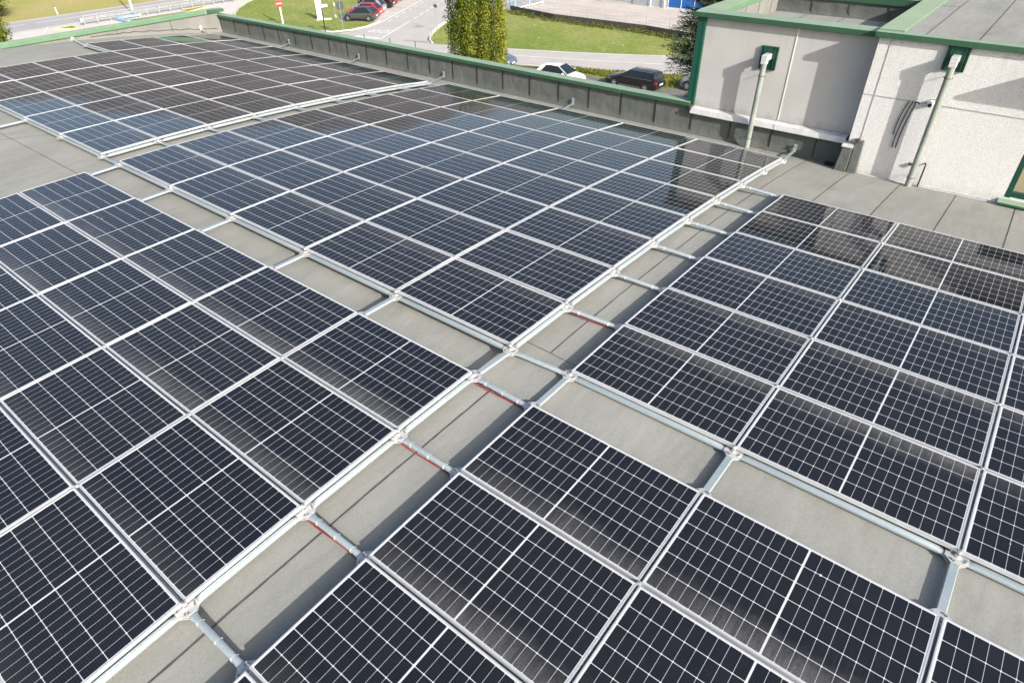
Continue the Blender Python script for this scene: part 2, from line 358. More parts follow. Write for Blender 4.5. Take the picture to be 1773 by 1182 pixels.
# ------------------------------------------------------------------ main building
main = empty('industrial_building', (0, 0, G), 0, 'large flat industrial building whose grey felt roof carries the solar panels', 'building')
def bp(o): o.parent = main; o.matrix_parent_inverse = Matrix.Translation((0, 0, -G)); return o
m = MB(); ys = [-13 + k * .5 for k in range(46)]; ys = [y for y in ys if y < WY] + [WY + .05]
rings = [[(XL - .02, y, zr(y)), (14, y, zr(y))] for y in ys]
for i in range(len(ys) - 1): m.add([rings[i][0], rings[i][1], rings[i + 1][1], rings[i + 1][0]], [(0, 1, 2, 3)], 'roof_felt')
bp(m.build('roof', smooth=True))
m = MB()                                     # overlap lines of the felt strips
def seam(pts, wd=.011, jit=.0022):
    P = []
    for i in range(len(pts) - 1):
        (x0, y0), (x1, y1) = pts[i], pts[i + 1]; n = max(2, int(math.hypot(x1 - x0, y1 - y0) / .12))
        for k in range(n): t = k / n; P.append(Vector((x0 + (x1 - x0) * t + random.uniform(-jit, jit), y0 + (y1 - y0) * t + random.uniform(-jit, jit), 0)))
    P.append(Vector((*pts[-1], 0)))
    vs = []
    for i, p in enumerate(P):
        d = (P[min(i + 1, len(P) - 1)] - P[max(i - 1, 0)]).normalized(); nrm = Vector((-d.y, d.x, 0)); ww = wd * random.uniform(.8, 1.2) / 2
        for sg in (-1, 1): q = p + nrm * ww * sg; vs.append((q.x, q.y, zr(q.y) + .004))
    m.add(vs, [(2 * i, 2 * i + 1, 2 * i + 3, 2 * i + 2) for i in range(len(P) - 1)], 'seam_tar')
for k in range(-1, 14):
    x = .16 + .92 * k; seam([(x if k != 0 else .28, .36 if k else .36), (x + (.05 if k == 0 else 0), 5), (x, WY - .02)])
for k in range(-10, 14):
    x = .16 + .92 * k
    if k >= 0: seam([(x, -.52), (x, -12.9)], .016)
seam([(-21.8, -.53), (-9, -.53), (-.2, -.50), (.6, -.545), (13, -.54)]); seam([(-.6, .38), (.7, .33), (13, .35)], .009)
seam([(-12.5, -.72), (-11.9, .2), (-11.5, 2)], .007)
for x in (-14.1, -17.6, -20.4): seam([(x, -.5), (x - .1, -5)], .01)
bp(m.build('felt_seam'))
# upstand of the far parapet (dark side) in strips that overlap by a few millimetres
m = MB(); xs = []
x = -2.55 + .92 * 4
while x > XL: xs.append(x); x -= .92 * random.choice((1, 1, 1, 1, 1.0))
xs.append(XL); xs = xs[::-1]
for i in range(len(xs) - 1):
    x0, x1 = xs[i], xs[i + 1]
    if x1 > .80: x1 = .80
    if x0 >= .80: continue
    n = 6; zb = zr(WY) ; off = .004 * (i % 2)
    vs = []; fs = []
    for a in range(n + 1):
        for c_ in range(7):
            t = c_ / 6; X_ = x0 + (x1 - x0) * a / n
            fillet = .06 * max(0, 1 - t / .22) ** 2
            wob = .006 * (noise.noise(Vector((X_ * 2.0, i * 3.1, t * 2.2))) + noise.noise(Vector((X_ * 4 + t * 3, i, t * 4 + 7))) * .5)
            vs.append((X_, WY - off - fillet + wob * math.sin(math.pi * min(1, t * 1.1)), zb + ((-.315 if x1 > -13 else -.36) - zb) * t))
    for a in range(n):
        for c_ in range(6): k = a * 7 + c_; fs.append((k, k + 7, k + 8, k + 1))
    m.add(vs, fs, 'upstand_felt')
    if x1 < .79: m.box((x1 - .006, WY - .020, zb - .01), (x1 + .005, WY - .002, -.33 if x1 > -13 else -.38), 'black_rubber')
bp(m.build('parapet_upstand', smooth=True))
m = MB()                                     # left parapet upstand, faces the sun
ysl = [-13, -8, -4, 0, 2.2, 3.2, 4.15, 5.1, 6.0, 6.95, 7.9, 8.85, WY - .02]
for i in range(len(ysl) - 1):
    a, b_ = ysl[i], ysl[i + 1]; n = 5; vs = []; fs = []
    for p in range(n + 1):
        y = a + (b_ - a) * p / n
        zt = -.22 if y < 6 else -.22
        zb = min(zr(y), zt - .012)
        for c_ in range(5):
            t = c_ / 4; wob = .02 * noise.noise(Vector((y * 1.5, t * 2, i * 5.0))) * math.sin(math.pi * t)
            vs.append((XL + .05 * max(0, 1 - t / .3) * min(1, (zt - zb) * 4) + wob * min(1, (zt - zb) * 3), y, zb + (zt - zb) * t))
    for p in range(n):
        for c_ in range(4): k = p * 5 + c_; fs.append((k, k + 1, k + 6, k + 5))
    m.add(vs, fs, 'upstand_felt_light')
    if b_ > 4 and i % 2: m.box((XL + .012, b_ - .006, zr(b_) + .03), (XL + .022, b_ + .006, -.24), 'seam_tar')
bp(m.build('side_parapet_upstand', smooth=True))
m = MB()                                     # loose lap along the foot of the left parapet
seamz = lambda y: zr(y) + .13
vs = []; k = 0
yy = 5.1
pts = []
while yy < 9.7: pts.append((XL + .045 + random.uniform(0, .01), yy, seamz(yy) + random.uniform(-.02, .02) - .06 * max(0, (6.2 - yy)))); yy += .18
m.path(pts, .007, 'seam_tar', 5); bp(m.build('felt_seam', smooth=True))
# copings
def coping_x(mb, x0, x1, zb0, zb1, y0=9.72, y1=9.985, h=.088, mat='green_paint'):
    vs = [(x0, y0, zb0), (x1, y0, zb1), (x1, y1, zb1), (x0, y1, zb0), (x0, y0, zb0 + h), (x1, y0, zb1 + h), (x1, y1, zb1 + h + .012), (x0, y1, zb0 + h + .012)]
    mb.hexa(vs, mat)
zc = lambda x: -.40 + min(1, (x + 22.35) / 10) * .073 + max(0, x + 12) * .0012
segs = [(-22.35, -19.75), (-19.75, -14.62), (-14.62, -9.85), (-9.85, -4.52), (-4.52, -2.62)]
for i, (a, b_) in enumerate(segs):
    m = MB(); coping_x(m, a + .002, b_ - .002, zc(a), zc(b_))
    if i in (1, 2, 4): coping_x(m, a - .12, a + .10, zc(a) - .006, zc(a) - .006, 9.714, 9.991, .097)
    bp(m.build('coping', bevel=.006))
m = MB(); m.box((XL - .22, -13, -.235), (XL + .07, 9.30, -.10), 'green_paint_faded'); bp(m.build('coping', bevel=.008))
m = MB(); m.hexa([(XL - .22, 9.304, -.235), (XL + .07, 9.304, -.235), (XL + .07, 10.02, -.235), (XL - .22, 10.02, -.235), (XL - .22, 9.304, -.10), (XL + .07, 9.304, -.10), (XL + .07, 10.02, -.13), (XL - .22, 10.02, -.13)], 'green_paint'); bp(m.build('coping', bevel=.008))
m = MB(); m.box((XL - .005, 9.285, -.24), (XL + .078, 9.30, -.10), 'white_metal'); bp(m.build('coping_clip'))
m = MB(); m.box((XL - .25, WY + .02, G), (9, 9.96, -.42), 'exposed_grit'); m.box((XL - .20, -13, G), (XL - .03, WY + .015, -.24), 'exposed_grit'); m.box((XL - .03, -13.2, G), (14, -13, zr(-13) + .01), 'exposed_grit'); m.box((13.99, -13, G), (14.2, 9.4, -.3), 'exposed_grit')
bp(m.build('outer_wall'))
m = MB()  # corner cleat where the coping meets the stair block
m.box((-2.61, 9.70, -.37), (-2.555, 9.78, -.29), 'rust'); m.box((-2.60, 9.67, -.38), (-2.56, 9.70, -.33), 'dark_metal'); bp(m.build('bracket'))

# ------------------------------------------------------------------ left stair block (smooth)
lb = empty('roof_block', (-1, 9.85, -1), 0, 'smooth grey plaster block behind the dark parapet, its sunken roof ringed by green coping', 'building')
def pp(par, o):
    o.parent = par; o.matrix_parent_inverse = Matrix.Translation(-Vector(par.location)); return o
m = MB(); m.box((-2.55, WY + .04, -.335), (.80, 10.05, 1.50), 'smooth_plaster'); m.box((-2.55, 10.0, -6), (.80, 10.3, -.34), 'smooth_plaster')
m.box((-2.70, 10.05, G), (-2.42, 13.95, 1.50), 'smooth_plaster'); m.box((-2.42, 13.60, G), (.86, 13.95, 1.50), 'smooth_plaster'); m.box((-2.42, 10.055, .9), (.80, 13.60, 1.085), 'smooth_plaster')
pp(lb, m.build('wall'))
m = MB(); m.box((-2.735, WY - .01, -.42), (-2.55, 10.049, 1.50), 'green_trim_dark'); m.box((-2.60, WY - .018, -.42), (-2.556, WY - .011, 1.50), 'green_trim_dark'); pp(lb, m.build('corner_trim', bevel=.008))
m = MB(); m.box((-.675, WY + .030, -.30), (-.655, WY + .043, 1.495), 'joint_mastic'); pp(lb, m.build('wall_joint'))
m = MB()
m.hexa([(-2.80, 9.72, 1.50), (.78, 9.72, 1.50), (.78, 10.04, 1.50), (-2.80, 10.04, 1.50), (-2.80, 9.72, 1.595), (.78, 9.72, 1.595), (.78, 10.04, 1.62), (-2.80, 10.04, 1.62)], 'green_paint'); pp(lb, m.build('coping', bevel=.008))
m = MB(); m.box((-2.80, 10.043, 1.50), (-2.36, 13.25, 1.612), 'green_paint_faded'); pp(lb, m.build('coping', bevel=.008))
m = MB(); m.box((-2.80, 13.53, 1.45), (.86, 14.0, 1.60), 'green_paint'); m.box((-2.80, 13.254, 1.50), (-2.36, 13.526, 1.605), 'green_paint'); pp(lb, m.build('coping', bevel=.008))
m = MB(); m.box((-2.41, 10.06, 1.09), (.80, 13.59, 1.12), 'roof_felt')
for k in range(4): x = -1.62 + k * .85; m.box((x, 10.06, 1.121), (x + .012, 13.56, 1.125), 'seam_tar')
pp(lb, m.build('sunken_roof'))
m = MB()
for i in range(4):
    x0 = -2.40 + i * .85; x1 = min(.79, x0 + .85); vs = []; fs = []
    for a in range(9):
        for c_ in range(5):
            t = c_ / 4; X_ = x0 + (x1 - x0) * a / 8
            vs.append((X_, 13.575 - .05 * max(0, 1 - t / .3) + .022 * noise.noise(Vector((X_ * 4, t * 3, i * 2.0))) * math.sin(math.pi * t), 1.122 + .34 * t))
    for a in range(8):
        for c_ in range(4): k = a * 5 + c_; fs.append((k, k + 5, k + 6, k + 1))
    m.add(vs, fs, 'upstand_felt'); m.box((x1 - .006, 13.545, 1.15), (x1 + .004, 13.56, 1.45), 'seam_tar')
pp(lb, m.build('upstand', smooth=True))
m = MB(); m.box((-2.415, 10.06, 1.122), (-2.40, 13.56, 1.498), 'upstand_felt_light')
for k in range(4): y = 10.7 + k * .8; m.box((-2.40, y, 1.14), (-2.393, y + .012, 1.49), 'seam_tar')
pp(lb, m.build('upstand'))
m = MB(); m.add([(-2.58, 9.70, -.435), (.76, 9.70, -.435), (.76, 9.715, -.335), (-2.58, 9.715, -.335), (.76, WY + .038, -.305), (-2.58, WY + .038, -.305)], [(0, 1, 2, 3), (3, 2, 4, 5)], 'white_metal')
m.box((-2.58, 9.70, -.445), (.76, 9.74, -.437), 'white_metal'); m.box((-.66, 9.694, -.437), (-.645, 9.699, -.33), 'joint_mastic'); m.box((-2.4, WY + .028, -.303), (.78, WY + .036, -.285), 'joint_dark')
pp(lb, m.build('drip_flashing'))

# ------------------------------------------------------------------ right block (coarse grit)
rb = empty('roof_block', (4, 9.5, -1), 0, 'white pebble-dashed block on the right, taller felt roof edged with faded green coping', 'building')
WX0, WX1, WZ0, WZ1 = 3.60, 5.0, -.74, .55
m = MB()
m.box((.855, 9.5, -1.1), (WX0, 9.75, 1.56), 'exposed_grit'); m.box((WX0, 9.5, -1.1), (WX1, 9.75, WZ0), 'exposed_grit'); m.box((WX0, 9.5, WZ1), (WX1, 9.75, 1.56), 'exposed_grit'); m.box((WX1, 9.5, -1.1), (13.9, 9.75, 1.56), 'exposed_grit')
m.box((.855, 9.752, -1.1), (1.1, 20, 1.56), 'exposed_grit'); m.box((1.1, 19.7, G), (13.9, 20, 1.56), 'exposed_grit'); m.box((.86, 10.3, G), (1.09, 20, -1.1), 'exposed_grit')
pp(rb, m.build('wall'))
m = MB(); m.box((1.045, 9.494, -.9), (1.062, 9.499, 1.555), 'joint_dark'); m.box((.856, 9.494, .575), (1.044, 9.499, .59), 'joint_dark'); m.box((1.063, 9.494, .575), (13.8, 9.499, .592), 'joint_dark')
pp(rb, m.build('wall_joint'))
m = MB(); m.box((.775, 9.42, 1.56), (14, 9.62, 1.655), 'green_paint')
pp(rb, m.build('coping', bevel=.008))
m = MB(); m.box((.775, 9.624, 1.56), (1.20, 12.6, 1.672), 'green_paint_faded'); pp(rb, m.build('coping', bevel=.01))
m = MB(); m.box((.775, 12.604, 1.56), (1.20, 20.05, 1.675), 'green_paint_faded'); pp(rb, m.build('coping', bevel=.01))
m = MB(); m.box((1.2, 9.62, 1.50), (14, 19.9, 1.650), 'roof_felt')
for k in range(12): x = 1.53 + .80 * k; m.add([(x, 9.64, 1.654), (x + .014, 9.64, 1.654), (x + .014 - (.02 if k else .0), 19.9, 1.654), (x - (.02 if k else .0), 19.9, 1.654)], [(0, 1, 2, 3)], 'seam_tar')
m.box((1.2, 12.8, 1.651), (1.53, 12.812, 1.654), 'seam_tar')
pp(rb, m.build('felt_roof'))
m = MB(); m.box((1.07, 9.465, -.90), (1.115, 9.49, -.35), 'dark_metal')
m.path([(1.2, 9.47, -.872), (3.4, 9.47, -.868), (6, 9.47, -.866)], .011, 'white_metal', 6); m.path([(1.1, 9.47, -.905), (3.4, 9.46, -.90), (6, 9.46, -.90)], .012, 'dark_metal', 6); m.path([(2.3, 9.475, -.84), (3.4, 9.475, -.836), (6, 9.475, -.833)], .009, 'white_metal', 6)
pp(rb, m.build('base_conduit', smooth=True))
wn = MB(); fr = .09
wn.box((WX0, 9.50, WZ0), (WX0 + fr, 9.72, WZ1), 'dark_green_box'); wn.box((WX1 - fr, 9.50, WZ0), (WX1, 9.72, WZ1), 'dark_green_box'); wn.box((WX0 + fr, 9.55, WZ0), (WX1 - fr, 9.72, WZ0 + .09), 'dark_green_box'); wn.box((WX0 + fr, 9.55, WZ1 - fr), (WX1 - fr, 9.72, WZ1), 'dark_green_box')
wf = pp(rb, wn.build('window', bevel=.006))
def pc(par, o): o.parent = par; return o
m = MB(); m.box((WX0 + fr, 9.64, WZ0 + .09), (WX1 - fr, 9.65, WZ1 - fr), 'curtain'); pc(wf, m.build('pane')); wf.children[0].matrix_parent_inverse = Matrix()
m = MB(); m.hexa([(WX0 - .06, 9.36, -.84), (WX1 + .06, 9.36, -.84), (WX1 + .06, 9.60, -.84), (WX0 - .06, 9.60, -.84), (WX0 - .06, 9.36, -.80), (WX1 + .06, 9.36, -.80), (WX1 + .06, 9.60, -.745), (WX0 - .06, 9.60, -.745)], 'green_paint'); pc(wf, m.build('sill', bevel=.004))
# unseen canopy added out of frame to cast a shadow on the wall
cn = empty('unseen_shade_canopy', (4.8, 9.5, 1.4), 0, 'unseen grey metal canopy added out of frame to shade the pebble-dashed wall', 'canopy')
m = MB(); m.box((3.62, 9.05, 1.40), (6.0, 9.495, 1.46), 'dark_metal'); pp(cn, m.build('shade_sheet'))
m = MB()
for x in (3.7, 5.9): m.path([(x, 9.49, 1.15), (x, 9.1, 1.40)], .015, 'dark_metal', 6)
pp(cn, m.build('brace'))

# felt-wrapped pier between the two blocks
pr = empty('felt_pier', (.95, 9.5, -.9), 0, 'stained dark felt-wrapped pier with white cap at the corner of the pebble-dashed wall', 'pier')
m = MB(); m.hexa([(.76, 9.34, -.92), (.985, 9.32, -.92), (.985, 9.72, -.92), (.76, 9.72, -.92), (.80, 9.40, -.385), (.985, 9.40, -.385), (.985, 9.72, -.385), (.80, 9.72, -.385)], 'upstand_felt')
m.hexa([(.995, 9.35, -.92), (1.17, 9.36, -.92), (1.17, 9.49, -.92), (.995, 9.49, -.92), (.995, 9.42, -.24), (1.14, 9.42, -.24), (1.14, 9.49, -.24), (.995, 9.49, -.24)], 'upstand_felt')
pp(pr, m.build('pier_body', bevel=.012))
m = MB(); m.box((.79, 9.385, -.385), (.99, 9.60, -.34), 'white_metal'); m.box((.785, 9.375, -.40), (.995, 9.392, -.36), 'white_metal'); pp(pr, m.build('cap'))
m = MB(); m.box((.985, 9.41, -.27), (1.05, 9.49, -.225), 'dark_metal'); m.path([(.84, 9.43, -.30), (1.0, 9.41, -.29), (1.10, 9.42, -.27)], .01, 'rust', 6); pp(pr, m.build('rusty_strap', smooth=True))
m = MB(); m.box((.52, 9.60, -.91), (.66, 9.70, -.855), 'black_rubber'); o = m.build('roof_drain_grille'); tag(o, 'small black drain grille at the foot of the dark parapet beside the pier', 'drain')

# ------------------------------------------------------------------ downpipes
def downpipe(x, wy, zt, zb, zp, label, sc=1.0, yoff=.165, ph=.44, pw=.34):
    d = empty('downpipe', (x, wy, zb), 0, label, 'drainpipe', 'pale drainpipes fed through green spout plates')
    m = MB(); x0 = -pw / 2; px = -.06
    z0, z1 = zp - ph / 2 - zb, zp + ph / 2 - zb
    m.box((x0, -.03, z0), (x0 + pw, -.002, z1), 'dark_green_box')
    for q in (x0, x0 + pw * .80, x0 + pw - .018): m.box((q, -.05, z0), (q + .018, -.0301, z1), 'dark_green_box')
    m.box((x0 + pw * .14, -.05, z0), (x0 + pw * .14 + .018, -.0301, z1), 'dark_green_box')
    m.build('spout_plate', d, bevel=.003)
    m = MB(); m.box((-.06, -yoff - .06, zt - zb - .06), (.06, -.031, zt - zb + .05), 'white_metal'); m.box((-.058, -yoff - .058, zt - zb - .12), (.058, -yoff + .058, zt - zb - .0601), 'white_metal'); m.build('spout', d, bevel=.008)
    m = MB(); m.cyl((0, -yoff, .0), (0, -yoff, zt - zb - .09), .056 * sc, 'pipe_pvc', 20); m.build('pipe', d, smooth=True)
    for z in (zp - ph / 2 - zb - .09, .20):
        m = MB(); m.cyl((0, -yoff, z), (0, -yoff, z + .012), .060 * sc, 'rust', 20); m.path([(.07, -yoff, z + .006), (.07, -yoff - .005, z + .006)], .008, 'rust', 6); m.path([(-.07, -yoff, z + .006), (-.06, -.004, z + .002)], .005, 'rust', 6); m.build('clamp', d, smooth=True)
    return d
downpipe(-1.12, WY + .04, .93, -.90, .885, 'pale downpipe in front of the smooth plaster block, next to the white wall joint', yoff=.23)
downpipe(2.12, 9.50, 1.38, -.895, 1.385, 'pale downpipe on the pebble-dashed wall beside the dome camera', 1.0, .18)

# dome camera, cables on the wall
d = empty('security_camera', (1.99, 9.5, .56), 0, 'small white dome security camera on the pebble-dashed wall left of the downpipe', 'camera')
m = MB(); m.cyl((0, 0, .05), (0, -.05, .05), .055, 'white_plastic', 20); m.cyl((0, -.05, .05), (0, -.085, .03), .052, 'white_plastic', 20, .040); m.build('base', d, smooth=True)
m = MB(); rr = []
for k in range(6): t = k / 5 * math.pi / 2; rr.append([(.036 * math.cos(t) * math.cos(a), -.085 - .032 * math.sin(t), .022 + .036 * math.cos(t) * math.sin(a)) for a in [2 * math.pi * q / 14 for q in range(14)]])
m.loft(rr, 'lens_black'); m.build('lens', d, smooth=True)
m = MB(); m.path([(-.05, -.01, .06), (-.03, -.012, .10), (.04, -.012, .11), (.09, -.01, .10)], .005, 'dark_metal', 6); m.build('cable', d, smooth=True)
for (x0, x1, z1, lb_) in ((1.60, 1.585, -.04, 'shortest and leftmost black cable hanging on the pebble-dashed wall'), (1.66, 1.635, -.27, 'middle one of three black cables hanging on the pebble-dashed wall'), (1.72, 1.70, -.26, 'rightmost black cable of three on the pebble-dashed wall, hooked at its top')):
    m = MB(); m.path([(x0 + .05 - .085 * math.sin(k / 12 * 1.57) + .02 * (k / 12) ** 2 + (x1 - x0) * k / 12, 9.478, .585 + (z1 - .585) * (k / 12) ** 1.15) for k in range(13)], .009, 'black_rubber', 8)
    if x0 > 1.7: m.path([(x0 + .02, 9.48, .578), (x0 + .08, 9.47, .59), (x0 + .10, 9.475, .56)], .012, 'black_rubber', 8)
    tag(m.build('wall_cable', smooth=True), lb_, 'cable', 'cut black cables hanging on the wall')
m = MB(); m.path([(2.25, 9.495, -.44), (2.27, 9.45, -.45), (2.27, 9.44, -.50), (2.265, 9.44, -.92)], .014, 'black_rubber', 8)
tag(m.build('wall_conduit', smooth=True), 'short black conduit from wall to roof just right of the downpipe', 'conduit')
m = MB(); m.path([(2.02, 9.499, -.50), (2.02, 9.45, -.50)], .028, 'rust', 8); m.path([(2.02, 9.46, -.50), (2.10, 9.45, -.505)], .016, 'dark_metal', 8)
tag(m.build('pipe_stub', smooth=True), 'rusty pipe stub poking from the wall left of the downpipe foot', 'pipe')

# ------------------------------------------------------------------ solar panels
PL, PW, PT, FR = 1.740, 1.030, .035, .0115
USED = set()
def panel_proto(lam):
    p = empty('solar_panel')
    m = MB(); a, c_ = PL / 2, PW / 2
    m.box((-a, -c_, -PT), (a, -c_ + FR, 0), 'anodised_frame'); m.box((-a, c_ - FR, -PT), (a, c_, 0), 'anodised_frame')
    m.box((-a, -c_ + FR, -PT), (-a + FR, c_ - FR, -.0002), 'anodised_frame'); m.box((a - FR, -c_ + FR, -PT), (a, c_ - FR, -.0002), 'anodised_frame')
    m.build('frame', p)
    m = MB(); m.box((-a + FR, -c_ + FR, -.008), (a - FR, c_ - FR, -.0022), lam); m.build('glass', p)
    m = MB(); m.cyl((a + .009, -c_ - .011, -.02), (a + .009, -c_ - .011, .006), .017, 'zinc_plate', 12); m.cyl((a + .009, -c_ - .011, .006), (a + .009, -c_ - .011, .012), .008, 'bolt_steel', 6); m.build('clamp', p)
    return p
PROTO = None
ARR = {  # name: origin x,y,dz ; columns (i range, counted away from origin to -x or +x) ; rows
 'C': (0, 0, 0), 'L': (-5 * SU - .786, .0415, -.046), 'F': (-.0495, -.5406, -.026), 'R': (.6926, .118, -.0754), 'N': (.6899, -.5227 - .5406 + .5406, -.0417)}
ARR['N'] = (.6899, -.5227, -.074)
def P3(a, i, j):      # grid node of array a: i columns to the left, j rows away from the camera
    ox, oy, dz = ARR[a]; y = oy + j * SV; yy = j * SV
    if a == 'F': yy = y
    if a == 'N': yy = y
    if a == 'R': yy = y
    if a == 'L': yy = y
    return Vector((ox - i * SU, y, dz + CUR * yy * yy))
npan = 0
def place_panel(a, i, j, label, group, flip):
    """panel between columns i and i+1, rows j and j+1"""
    global PROTO, npan
    A, B, C_, D = P3(a, i + 1, j), P3(a, i, j), P3(a, i, j + 1), P3(a, i + 1, j + 1)
    ex = (B - A).normalized(); ey = (D - A).normalized(); ez = ex.cross(ey).normalized(); ey = ez.cross(ex)
    ctr = (A + B + C_ + D) / 4
    # a hair of individual tilt, as every clamp seats differently
    ctr.z += random.uniform(-.0015, .0015)
    M = Matrix(((ex.x, ey.x, ez.x, ctr.x), (ex.y, ey.y, ez.y, ctr.y), (ex.z, ey.z, ez.z, ctr.z), (0, 0, 0, 1)))
    M = M @ Matrix.Rotation(R_(random.gauss(0, .22)), 4, 'X') @ Matrix.Rotation(R_(random.gauss(0, .16)), 4, 'Y')
    if PROTO is None: PROTO = {False: panel_proto('pv_laminate'), True: panel_proto('pv_laminate_low_near')}; USED.clear()
    if flip not in USED: p = PROTO[flip]; USED.add(flip)
    else: p = copy_tree(PROTO[flip])
    AM = {'C': [.55, .5, .45, .4, .35, .3, .2, .15], 'L': [.45, .45, .5, .35, .3, .25, .2, .15], 'R': [1.0, .85, .6, .35, .2, .12], 'F': [.75, .6, .30, .14, .08, .05, .05], 'N': [1.05, .75, .35, .2, .15, .1]}[a]  # real dust, its row amounts also imitate glare by view angle
    for ch in p.children:
        if ch.name.startswith('glass'): ch['dust'] = AM[j if j >= 0 else -1 - j] * random.uniform(.45, 1.35)
    p.matrix_world = M
    tag(p, label, 'solar panel', group); npan += 1
def visible(pts, mg=.04):
    for p in pts:
        d = p - cam.matrix_world.translation; z = d.dot(FW)
        if z <= .1: continue
        x = d.dot(RX) / z * 1109.3 / 1773; y = d.dot(UP) / z * 1109.3 / 1773
        if abs(x) < .5 + mg and abs(y) < .3333 + mg: return True
    return False
NAMES = {'C': 'middle block', 'L': 'far left block', 'F': 'near left block', 'R': 'right block', 'N': 'near right block'}
for a, ir, jr in (('C', range(0, 5), range(0, 8)), ('L', range(0, 6), range(0, 8)), ('F', range(0, 5), range(-7, 0)), ('R', range(-4, 0), range(0, 6)), ('N', range(-4, 0), range(-6, 0))):
    for i in ir:
        for j in jr:
            if a == 'L' and i == 5 and j < 4: continue
            cs = [P3(a, i + u / 3, j + v_ / 3) for u in range(4) for v_ in range(4)]
            if not visible(cs, .01): continue
            row = ORD[j] if a in 'CLR' else ORD[-1 - j]; col_ = ORD[i] if a in 'CLF' else ORD[-1 - i]
            side = 'right' if a in 'CLF' else 'left'
            ref = 'the near walkway' if a in 'CR' else ('the camera side' if a == 'L' else 'the far walkway')
            lab = 'solar panel in the %s, %s column from its %s edge, %s row from %s' % (NAMES[a], col_, side, row, ref)
            if a == 'L' and i == 5: lab = 'solar panel in the short outermost strip beside the left parapet, %s from its near end' % ORD[j - 4]
            lab = lab.replace('solar panel in the ', 'panel in ').replace('its ', '').replace(' from the ', ' from ')
            place_panel(a, i, j, lab, 'solar panels of the ' + NAMES[a], a in 'FN')
print('panels', npan)

# ------------------------------------------------------------------ steel tube frame
TZ = -.078
def tube_mb(L, r=.0255, crimp=True, mb=None):
    mb = mb or MB(); n = 12; rings = []
    st = [(.0, .040, .0035), (.055, .040, .0035), (.13, r, r), (L - .13, r, r), (L - .055, .040, .0035), (L, .040, .0035)] if crimp else [(0, r, r), (L, r, r)]
    for s_, ry, rz in st: rings.append([(s_, ry * math.cos(2 * math.pi * k / n), rz * math.sin(2 * math.pi * k / n)) for k in range(n)])
    return mb.loft(rings, 'galvanised_steel')
def orient(o, A, B):
    ex = (B - A).normalized(); ey = Vector((0, 0, 1)).cross(ex).normalized(); ez = ex.cross(ey)
    o.matrix_world = Matrix(((ex.x, ey.x, ez.x, A.x), (ex.y, ey.y, ez.y, A.y), (ex.z, ey.z, ez.z, A.z), (0, 0, 0, 1)))
TUBES = {}
def flat_mb(L):
    mb = MB(); rings = []
    for s_, hy, hz in ((0, .030, .004), (.05, .030, .004), (.085, .033, .017), (L - .085, .033, .017), (L - .05, .030, .004), (L, .030, .004)):
        c_ = min(.006, hz * .5); rings.append([(s_, -hy + c_, -hz), (s_, hy - c_, -hz), (s_, hy, -hz + c_), (s_, hy, hz - c_), (s_, hy - c_, hz), (s_, -hy + c_, hz), (s_, -hy, hz - c_), (s_, -hy, -hz + c_)])
    return mb.loft(rings, 'galvanised_steel')
def tube(A, B, label, group, ties=0, name='steel_tube'):
    A = A + Vector((0, 0, TZ)); B = B + Vector((0, 0, TZ)); L = (B - A).length; key = (round(L, 2), ties, group)
    if key in TUBES: o = copy_tree(TUBES[key])
    else:
        o = (flat_mb(L) if 'walkways' in group else tube_mb(L, .032 if 'edges' in group else .0265)).build(name, smooth=True); TUBES[key] = o
        if ties:
            for s_ in ((.17, L - .17) if ties == 2 else (.17, L * .52, L - .17)):
                m = MB(); m.cyl((s_ - .004, 0, -.002), (s_ + .004, 0, -.002), .028, 'white_plastic', 14); m.box((s_ - .003, .024, -.004), (s_ + .003, .034, .003), 'white_plastic'); m.build('cable_tie', o, smooth=True)
    orient(o, A, B); tag(o, label, 'steel tube', group); return o
NODE = None
def node(P, label, group):
    global NODE
    if NODE is None:
        n = empty('tube_connector'); n8 = [(.088 * math.cos(math.pi / 8 + k * math.pi / 4), .088 * math.sin(math.pi / 8 + k * math.pi / 4)) for k in range(8)]
        m = MB(); m.prism(n8, TZ + .016, TZ + .023, 'zinc_plate'); m.build('top_plate', n, bevel=.002)
        m = MB(); m.prism(n8, TZ - .010, TZ - .004, 'zinc_plate'); m.build('bottom_plate', n, bevel=.002)
        for k in range(8):
            a = k * math.pi / 4 + (math.pi / 8 if k % 2 else -math.pi / 8) * .55; r = .062
            m = MB(); m.cyl((r * math.cos(a), r * math.sin(a), TZ - .016), (r * math.cos(a), r * math.sin(a), TZ + .030), .0085, 'bolt_steel', 6); m.build('bolt', n)
        m = MB(); m.cyl((0, 0, TZ - .026), (0, 0, -.115), .012, 'dark_metal', 12); m.build('foot', n)  # foot coloured dark to stand in for the shadow under the plates
        m = MB(); m.cyl((0, 0, TZ + .023), (0, 0, TZ + .036), .022, 'zinc_plate', 10); m.cyl((0, 0, TZ + .036), (0, 0, TZ + .046), .010, 'bolt_steel', 6); m.build('centre_post', n, smooth=True)
        NODE = n; o = n
    else: o = copy_tree(NODE)
    o.location = P; tag(o, label, 'connector', group); return o
done_nodes = set()
def nd(a, i, j, txt):
    if (a, i, j) in done_nodes: return
    P = P3(a, i, j)
    if not visible([P], .02): return
    done_nodes.add((a, i, j)); node(P, txt, 'bolted tube connectors around the panel blocks')
def vis2(A, B): return visible([A, B, (A + B) / 2], .02)
def od(k): return ORD[abs(k)]
